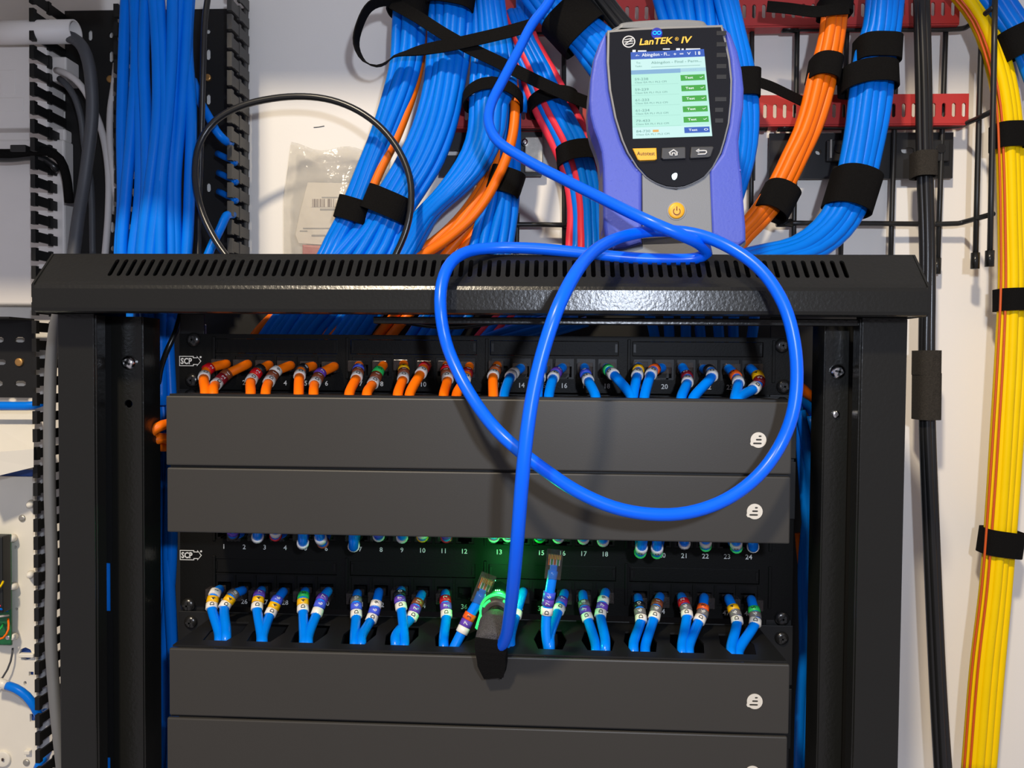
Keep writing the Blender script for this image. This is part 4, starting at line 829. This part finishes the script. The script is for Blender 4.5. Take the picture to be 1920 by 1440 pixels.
    def stroke(pts, parent, r=.00055): link('key_symbol', tube_mesh([at(x, y, Yk) for x, y in pts], r, 6), 'print_white', parent)
    stroke([(1254, 287), (1263, 281), (1271, 286.5)], bt); stroke([(1256, 286), (1256.5, 291.5), (1260, 291.5), (1260.5, 287), (1265.5, 287), (1266, 291.5), (1269.5, 291), (1269, 286)], bt)
    bt = solid('key', [(1296, 275), (1336, 274), (1339, 276), (1333, 293), (1329, 295), (1295, 297), (1294, 294)], Yg - .0022, Yg + .001, 'button_grey', t, .0007)
    stroke([(1308, 289.5), (1322, 289), (1325, 286), (1324, 283), (1320, 282.5), (1309, 283)], bt); stroke([(1311, 280), (1305.5, 283), (1311, 286)], bt)
    disc('power_ring', 1268.5, 395, YT - .0004, .0069, .002, 'tester_rim', t, 28)
    pw = disc('power_key', 1268.5, 395, YT - .0010, .0058, .002, 'button_yellow', t, 28, .0009); c = at(1269, 396, YT - .0022)
    link('power_symbol', tube_mesh([c + Vector((.0024 * math.sin(q), 0, .0024 * math.cos(q))) for q in np.linspace(.75, 5.53, 18)], .0003, 6), 'sleeve_N', pw)
    link('power_symbol', tube_mesh([c + Vector((0, 0, .0034)), c + Vector((0, 0, .0006))], .0003, 6), 'sleeve_N', pw)
tester()
# ================================================================== WIRE BASKET, BARS AND BRACKETS ON THE WALL
YB = 0.128; YS = 0.082
wb = thing('wire_basket', 'black wire cable basket fixed to the wall behind the cables at right', 'cable tray', at(1600, 480, YB))
RW = 0.0023
for x0, x1, y0, y1 in ((1057, 1058, -20, 520), (970, 968, 400, 520), (1410, 1408, -20, 440), (1496, 1487, -20, 520), (1590, 1575, -20, 520), (1684, 1669, -20, 520), (1776, 1758, -20, 494)):
    tube('wire', [at(x0, y0, YB), at((x0 + x1) / 2, (y0 + y1) / 2, YB), at(x1, y1, YB)], RW, 'wire_black', wb, 8, .05)
tube('wire', [at(1866, -20, YS), at(1862, 200, YS), at(1856, 480, YS)], RW, 'wire_black', wb, 8, .05)
tube('wire', [at(1843, -20, .106), at(1836, 200, .106), at(1829, 484, .106)], RW, 'wire_black', wb, 8, .05)
for pts in ([(1468, 54), (1640, 55), (1800, 54)], [(1460, 239), (1640, 238), (1796, 236)], [(1458, 418), (1640, 419), (1796, 419)]):
    ys = pts[-1][1]; e = at(1862, {54: 14, 236: 208, 419: 401}[ys], YS)
    tube('wire', [at(x, y, YB - .004) for x, y in pts] + [at(pts[-1][0] + 12, ys - 3, YB - .006), e], RW, 'wire_black', wb, 8, .02)
    a = at(pts[0][0] - 2, pts[0][1], YB - .004); link('wire_cap', tube_mesh([a, a + Vector((.014, 0, 0))], .0038, 10), 'rack_black', wb)
tube('wire', [at(930, 421, YB - .004), at(1000, 421, YB - .004), at(1064, 422, YB - .004)], RW, 'wire_black', wb, 8, .05)
tube('wire', [at(1405, 239, YB - .004), at(1430, 239, YB - .004), at(1438, 239, YB - .004)], .0035, 'rack_black', wb, 8, .05)
tube('wire', [at(840, 240, YB - .004), at(900, 240, YB - .004), at(1110, 240, YB - .004)], RW, 'wire_black', wb, 8, .05)
tube('wire', [at(1085, 62, YB - .004), at(1020, 60, YB - .004), at(990, 60, YB - .004)], RW, 'wire_black', wb, 8, .05)
for x, y, Y in ((1757, 500, YB), (1829, 490, .106), (1856, 486, YS)):
    a = at(x, y - 16, Y); b = at(x - 1, y + 14, Y); link('wire_cap', tube_mesh([a, b], .0037, 10), 'rack_black', wb)
for (px0, px1, ya, yb_, lab) in ((930, 1800, -12, 48, 'slotted red bar at the very top of the photo, behind the cables'), (845, 1817, 178, 234, 'slotted red bar level with the tester screen, behind the cables')):
    Y = 0.118; t = thing('slotted_bar', lab, 'bar', at(1500, yb_, Y), 'red slotted bars')
    x0, x1 = at(px0, ya, Y).x, at(px1, ya, Y).x; zt = at(1500, ya, Y).z; zb = at(1500, yb_, Y).z
    n = int((x1 - x0) / .0088); holes = [slot(x0 + .006 + i * .0088, (zt + zb) / 2 - .001, .0034, .0128, 3) for i in range(n) if x0 + .006 + i * .0088 < x1 - .004]
    link('bar_face', prism_mesh(rect(x0, zb, x1, zt), .0016, holes, XZ(Y)), 'red_steel', t)
    box('bar_lip', x0, x1, Y, Y + .014, zb - .0012, zb + .0006, 'red_steel', t, .0003)
for (a, b, c, d, hs, lab) in ((1443, 250, 1786, 334, [(1535, 285, 12), (1702, 282, 24)], 'black wall bracket plate behind the right hand strands'), (824, 246, 1016, 330, [(849, 286, 26), (1022 - 30, 282, 22)], 'black wall bracket plate behind the steep strand'), (1392, 262, 1416, 338, [], 'black bracket end just right of the tester')):
    Y = 0.131; p, q = at(a, b, Y), at(c, d, Y)
    t = thing('wall_bracket', lab, 'bracket', Vector(((p.x + q.x) / 2, Y, q.z)), 'black wall brackets')
    holes = [slot(at(x, y, Y).x, at(x, y, Y).z, w_ * .0005, .0052, 4) for x, y, w_ in hs]
    link('plate', prism_mesh(rect(p.x, q.z, q.x, p.z), .002, holes, XZ(Y)), 'bracket', t)
    if a == 1443:
        for x in (1573, 1765):
            pbox('clamp', x - 22, 262, x + 16, 302, Y - .005, Y, 'bracket', t, .001); disc('clamp_bolt', x, 278, Y - .006, .0042, .003, 'screw_black', t, 12)
        pbox('edge_tab', 1557, 261, 1560, 296, Y - .007, Y, 'zinc', t, .0003)
    if a == 824:
        pbox('zinc_clamp', 984, 256, 1018, 322, Y - .004, Y, 'zinc', t, .001); disc('clamp_bolt', 984, 266, Y - .007, .0030, .004, 'chrome', t, 12, .001)
# ================================================================== SLOTTED DUCTS AT LEFT
YD = 0.138; YTIP = 0.088
PIT = 0.0167
def finger_wall(t, px, py0, py1, Y0, Y1, skip=(), m='duct_black', hgt=.0088, lean=0.0):
    x = at(px, 300, Y0).x; z0 = at(px, py1, Y0).z; z1 = at(px, py0, Y0).z; n = int((z1 - z0) / PIT); src = None
    bx = lambda *a: box_mesh(*a)
    for i in range(n):
        if i in skip: continue
        zc = z1 - i * PIT
        if src is None:
            bm = bmesh.new(); me1 = bx(x - .0009, x + .0009, Y1 + .003, Y0, zc - hgt / 2, zc + hgt / 2); me2 = bx(x - .0022, x + .0022, Y1, Y1 + .0045, zc - hgt * .68, zc + hgt * .68); me3 = bx(x - .0013, x + .0013, (Y0 + Y1) / 2 - .002, (Y0 + Y1) / 2 + .002, zc - hgt * .66, zc + hgt * .66)
            for q in (me1, me2, me3): bm.from_mesh(q)
            me = bpy.data.meshes.new('finger'); bm.to_mesh(me); bm.free(); src = link('finger', me, m, t); off = origin(src) - Vector((x, 0, zc))
        else: dup('finger', src, t, Vector((x, 0, zc)) + off)
dA = thing('slotted_duct', 'black slotted cable duct nearest the left edge, its lid off and grey cables inside', 'cable duct', at(170, 1460, YD))
xa, xb = at(125, 300, YD).x, at(222, 300, YD).x; zt = at(170, 21, YD).z; zb_ = at(170, 1470, YD).z
hh = []
for i in range(20):
    z = at(171, 27, YD).z - i * .0206
    hh.append(slot(at(171, 100, YD).x, z, .0042, .0105 if i % 2 else .0052, 3)); hh.append(slot(at(210, 100, YD).x, z, .0042, .0062 if i % 2 else .0112, 3))
hh = hh[2:]
link('duct_base', prism_mesh(rect(xa, zb_, xb, zt), .0015, hh, XZ(YD - .0015)), 'duct_black', dA)
finger_wall(dA, 125, 38, 1470, YD, YTIP, (0, 2, 3, 4) [1:1])
disc('brass_screw', 206, 148, YD - .003, .0036, .002, 'brass', dA, 14, .0008)
dB = thing('slotted_duct', 'black slotted cable duct right of the wide blue run, outer wall coloured as lit', 'cable duct', at(400, 500, YD))
xa, xb = at(262, 300, YD).x, at(466, 300, YD).x; zt = at(400, 18, YD).z; z_b = at(400, 520, YD).z
hh = [slot(at(392, 100, YD).x, at(392, y, YD).z, .0042, h_, 3) for y, h_ in ((60, .005), (103, .011), (187, .0105), (352, .009))]
link('duct_base', prism_mesh(rect(xa, z_b, xb, zt), .0015, hh, XZ(YD - .0015)), 'duct_black', dB)
finger_wall(dB, 268, 60, 520, YD, YTIP + .004)
box('side_foot', xb - .0018, xb, YD - .007, YD - .001, z_b, zt + .010, 'duct_black_lit', dB, .0003)
finger_wall(dB, 466, 12, 520, YD - .006, YTIP, (), 'duct_black_lit', .0098)
disc('brass_screw', 389, 145, YD - .003, .0034, .002, 'brass', dB, 14, .0008)
dC = thing('slotted_duct', 'short level black slotted duct at the left edge below the hood', 'cable duct', at(30, 745, .11))
p, q = at(-60, 600, .12), at(66, 746, .12)
hh = [slot(at(x, y, .12).x, at(x, y, .12).z, w_ * .0005, .0052, 3) for x, y, w_ in ((-2, 637, 20), (37, 637, 21), (2, 679, 20), (-2, 719, 16), (38, 719, 23))]
link('duct_base', prism_mesh(rect(p.x, q.z, q.x, p.z), .0015, hh, XZ(.12)), 'duct_black', dC)
box('duct_rim', p.x, q.x, .085, .12, p.z - .0002, p.z + .0015, 'duct_black', dC, .0003)
disc('brass_screw', 35, 679, .1185, .0040, .002, 'brass', dC, 14, .0008)
tag(tube('data_cable', pxs([(-40, 760, .10), (20, 761, .10), (62, 760, .10), (80, 754, .105), (92, 746, .115)]), .0040, 'blue'), 'single blue cable along the bottom of the level duct at left', 'cable')
# ================================================================== WHITE FITTINGS AT LEFT
def conduit():
    a, b = at(-60, 62, .098), at(142, 63, .098); r = .0104; ri = .0092; v = []; f = []; n = 28
    for (x, q) in ((a.x, r), (b.x, r), (b.x, ri), (a.x, ri)):
        for k in range(n): g = 2 * math.pi * k / n; v.append((x, a.y + q * math.cos(g), a.z + q * math.sin(g)))
    for i in range(4):
        for k in range(n): k2 = (k + 1) % n; f.append((i * n + k, i * n + k2, ((i + 1) % 4) * n + k2, ((i + 1) % 4) * n + k))
    me = mesh_from('conduit', v, f); 
    for p in me.polygons: p.use_smooth = (p.index // n) % 2 == 0
    bm = bmesh.new(); bm.from_mesh(me); bmesh.ops.recalc_face_normals(bm, faces=bm.faces); bm.to_mesh(me); bm.free()
    tag(link('conduit_pipe', me, 'white_plastic'), 'white conduit pipe with open end at upper left', 'pipe')
conduit()
t = thing('junction_box', 'white junction box at the left edge under the conduit pipe', 'junction box', at(30, 245, .12))
pbox('box_lid', -60, 86, 90, 240, .112, .137, 'white_plastic', t, .002); pbox('box_back', -60, 96, 97, 240, .120, .138, 'white_plastic', t, .002)
pbox('cable_entry', 96, 106, 124, 152, .116, .137, 'white_plastic', t, .0015); pbox('lid_panel', 0, 131, 29, 177, .1115, .113, 'white_plastic', t, .0006); pbox('lid_panel', -10, 183, 44, 208, .1115, .113, 'white_plastic', t, .0006)
t = thing('wall_cover', 'large plain white cover plate on the wall at the left edge', 'cover plate', at(30, 560, .12))
pbox('cover_front', -60, 262, 122, 572, .122, .138, 'white_plastic', t, .002); pbox('cover_ledge', -60, 242, 122, 264, .126, .138, 'white_plastic', t, .002)
tag(tube('power_cable', pxs([(115, 66, .098), (138, 72, .096), (155, 88, .094), (166, 118, .094), (172, 165, .096), (173, 215, .098), (166, 285, .098), (157, 350, .096), (147, 410, .09), (138, 480, .085), (125, 560, .08)]), .0054, 'dark_grey_cable', None, 14), 'thick dark grey cable emerging from the conduit pipe', 'cable')
tag(tube('power_cable', pxs([(106, 132, .116), (122, 137, .108), (142, 150, .106), (160, 172, .108), (176, 205, .112), (192, 250, .114), (203, 320, .112), (203, 400, .108), (196, 490, .10)]), .0031, 'light_cable'), 'thin pale cable from the junction box entry', 'cable')
tag(tube('power_cable', pxs([(112, 148, .116), (124, 158, .112), (140, 182, .112), (152, 220, .114), (158, 270, .116), (170, 340, .116), (174, 480, .112)]), .0030, 'dark_grey_cable'), 'thin dark cable from the junction box entry', 'cable')
tag(tube('power_cable', pxs([(218, 120, .12), (213, 165, .118), (207, 205, .116), (206, 265, .114), (211, 320, .112), (216, 365, .114), (214, 400, .122)]), .0030, 'light_cable'), 'thin white cable against the duct left of the wide blue run', 'cable')
tag(tube('power_cable', pxs([(118, 560, .06), (104, 610, .075), (96, 680, .085), (93, 770, .088), (93, 900, .088), (97, 1060, .088), (95, 1180, .086), (101, 1290, .082), (110, 1380, .078), (120, 1470, .074)]), .0050, 'grey_cable', None, 14), 'long grey cable running down beside the left rack post', 'cable')
bl = thing('black_lead', 'black wrapped leads with a clip crossing the left edge', 'cable', at(50, 290, .10))
tube('lead', pxs([(-40, 286, .10), (20, 288, .10), (60, 284, .10), (90, 284, .10), (112, 298, .104), (124, 330, .108), (130, 380, .11)]), .0042, 'velcro', bl); tube('lead', pxs([(-40, 296, .104), (20, 297, .104), (58, 294, .104), (85, 300, .106), (110, 320, .11)]), .0036, 'black_cable', bl)
pbox('clip', 18, 271, 48, 284, .094, .106, 'black_cable', bl, .001)
# ---- open alarm panel at lower left
al = thing('alarm_box', 'open cream control panel with a green circuit board at lower left', 'control panel', at(30, 1440, .13))
Yp = .120
p, q = at(-90, 892, Yp), at(70, 1500, Yp)
hh = [slot(at(x, y, Yp).x, at(x, y, Yp).z, w_ * .00048, h_ * .00048, 4) for x, y, w_, h_ in ((29, 1026, 5, 7), (31, 1142, 6, 6), (47, 1281, 6, 9), (48, 1226, 28, 26))]
hh += [rect(at(x0, 0, Yp).x, at(x0, y1, Yp).z, at(x1, 0, Yp).x, at(x0, y0, Yp).z) for x0, y0, x1, y1 in ((43, 1259, 52, 1267), (44, 1338, 54, 1353))]
link('back_board', prism_mesh(rect(p.x, q.z, q.x, p.z), .003, hh, XZ(Yp)), 'cream_metal', al)
pbox('board_recess', 0, 880, 68, 1500, Yp + .004, Yp + .006, 'hole_blue', al, 0)
pb_ = pbox('circuit_board', -90, 1000, 21, 1210, Yp - .010, Yp - .008, 'pcb', al, .0003)
for k, y in enumerate(range(1040, 1136, 11)): pbox('solder_pad', 8, y, 16, y + 5, Yp - .0105, Yp - .0099, 'solder_white', pb_, 0)
pbox('terminal_block', -20, 1006, 5, 1150, Yp - .022, Yp - .010, 'terminal_block', pb_, .001)
disc('board_screw', 10, 1012, Yp - .0105, .0022, .001, 'chrome', pb_, 10, .0006); disc('board_screw', 14, 1196, Yp - .0105, .0022, .001, 'chrome', pb_, 10, .0006)
for pts, m in (([(-10, 1110, Yp - .024), (2, 1098, Yp - .026), (6, 1090, Yp - .022)], 'yellow'), ([(-20, 1140, Yp - .02), (0, 1136, Yp - .022), (16, 1130, Yp - .012)], 'red_cable'), ([(-20, 1146, Yp - .02), (0, 1142, Yp - .024), (14, 1146, Yp - .012)], 'blue'), ([(-20, 1158, Yp - .018), (0, 1156, Yp - .022), (16, 1154, Yp - .012)], 'light_cable'), ([(-20, 1200, Yp - .016), (6, 1196, Yp - .02), (16, 1180, Yp - .018), (15, 1160, Yp - .012)], 'orange'), ([(-20, 1184, Yp - .016), (0, 1180, Yp - .02), (6, 1170, Yp - .012)], 'sleeve_G')):
    tube('hookup_wire', pxs(pts), .0010, m, pb_, 6)
for (x, y) in ((26, 1008), (28, 1098), (28, 1192), (60, 1076), (60, 944)):
    a = at(x, y, Yp + .001); b = at(x - 5, y + 3, Yp - .009); link('standoff', tube_mesh([a, a + (b - a) * .7, b], [.0042, .0034, .0026], 12), 'cream_metal', al)
for (x, y) in ((41, 972), (49, 1430)): disc('panel_screw', x, y, Yp - .0008, .0034, .002, 'zinc', al, 14, .0012)
disc('round_boss', 4, 1424, Yp - .002, .008, .003, 'cream_metal', al, 24, .0006); pbox('boss_hole', 2, 1422, 6, 1428, Yp - .0045, Yp - .0035, 'hole_dark', al, .0005)
pbox('tab', 44, 1408, 55, 1416, Yp - .004, Yp, 'cream_metal', al, .0008)
pbox('knockout', 34, 1226, 62, 1234, Yp - .004, Yp + .001, 'cream_metal', al, .0008)
# lid lying open above the board
a = [at(-60, 770, .136), at(66, 768, .136), at(63, 842, .080), at(-60, 852, .070)]; dn = [at(-60, 790, .136), at(66, 786, .136), at(63, 876, .082), at(-60, 906, .072)]
link('open_lid', mesh_from('lid', a + dn, [(0, 1, 2, 3), (7, 6, 5, 4), (3, 2, 6, 7), (1, 5, 6, 2), (0, 4, 5, 1), (3, 7, 4, 0)]), 'cream_metal', al)
ws = thing('white_tail_cable', 'blue cable with white sleeve curving out of the control panel at bottom left', 'cable', at(70, 1340, .10))
tube('cable', pxs([(12, 1285, .100), (30, 1291, .098), (50, 1305, .098), (65, 1325, .100), (74, 1342, .106), (84, 1336, .125)]), .0040, 'blue', ws); tube('white_sleeve', pxs([(-20, 1277, .102), (-4, 1279, .101), (14, 1286, .100)]), .0044, 'sleeve_W', ws)
tag(tube('data_cable', pxs([(70, 1440, .108), (76, 1428, .106), (82, 1425, .112), (90, 1410, .13)]), .0035, 'blue'), 'tiny blue cable end at the bottom of the left duct', 'cable')
tag(tube('hookup_wire', pxs([(-20, 1290, .11), (5, 1270, .112), (20, 1240, .114), (24, 1215, .116)]), .0009, 'dark_grey_cable'), 'fine grey wire curving below the green circuit board', 'wire')
# ================================================================== PLASTIC BAG
def bag():
    t = thing('plastic_bag', 'crumpled clear plastic bag with a barcode label, propped on the hood', 'bag', at(600, 485, .11))
    def sheet(Y, seed, nm):
        rnd = random.Random(seed); nx, ny = 14, 18; v = []; f = []
        for j in range(ny + 1):
            for i in range(nx + 1):
                u, w_ = i / nx, j / ny; x0 = 548 - 14 * min(1, w_ * 2.2) - 2; x1 = 735 - 30 * w_
                top = 266 + 12 * math.sin(u * 5.5) ** 2 + 14 * u
                x = x0 + (x1 - x0) * u; y = top + (496 - top) * w_
                e = math.sin(math.pi * u) * (.2 + .8 * min(1, w_ * 1.5))
                v.append(at(x, y, .127 - Y * (.2 + e) + rnd.uniform(-.0016, .0016)))
        for j in range(ny):
            for i in range(nx): k = j * (nx + 1) + i; f.append((k, k + 1, k + nx + 2, k + nx + 1))
        link(nm, mesh_from('bag', v, f, True), 'bag_clear', t)
    sheet(.018, 1, 'front_film'); sheet(.001, 2, 'back_film')
    solid('paper_label', [(577, 342), (690, 344), (672, 420), (655, 462), (560, 456), (554, 440), (562, 400)], .1215, .122, 'paper', t, .0001)
    pbox('barcode', 583, 373, 656, 388, .1210, .1214, 'barcode_print', t, 0)
    for x0, y0, x1, y1 in ((603, 369, 634, 371), (600, 391, 630, 394), (568, 427, 640, 429), (562, 432, 576, 434), (584, 440, 610, 443)): pbox('label_line', x0, y0, x1, y1, .1210, .1214, 'tester_rim', t, 0)
    solid('red_contents', [(566, 458), (632, 462), (640, 500), (566, 500)], .116, .1235, 'red_packet', t, .002)
bag()
for pts in ([(588, 239), (598, 238), (608, 236)], ):
    tag(tube('pencil_mark', pxs([(x, y, WY - .0004) for x, y in pts]), .0003, 'print_dark', None, 6), 'short dark scratch on the white wall above the bag', 'mark')
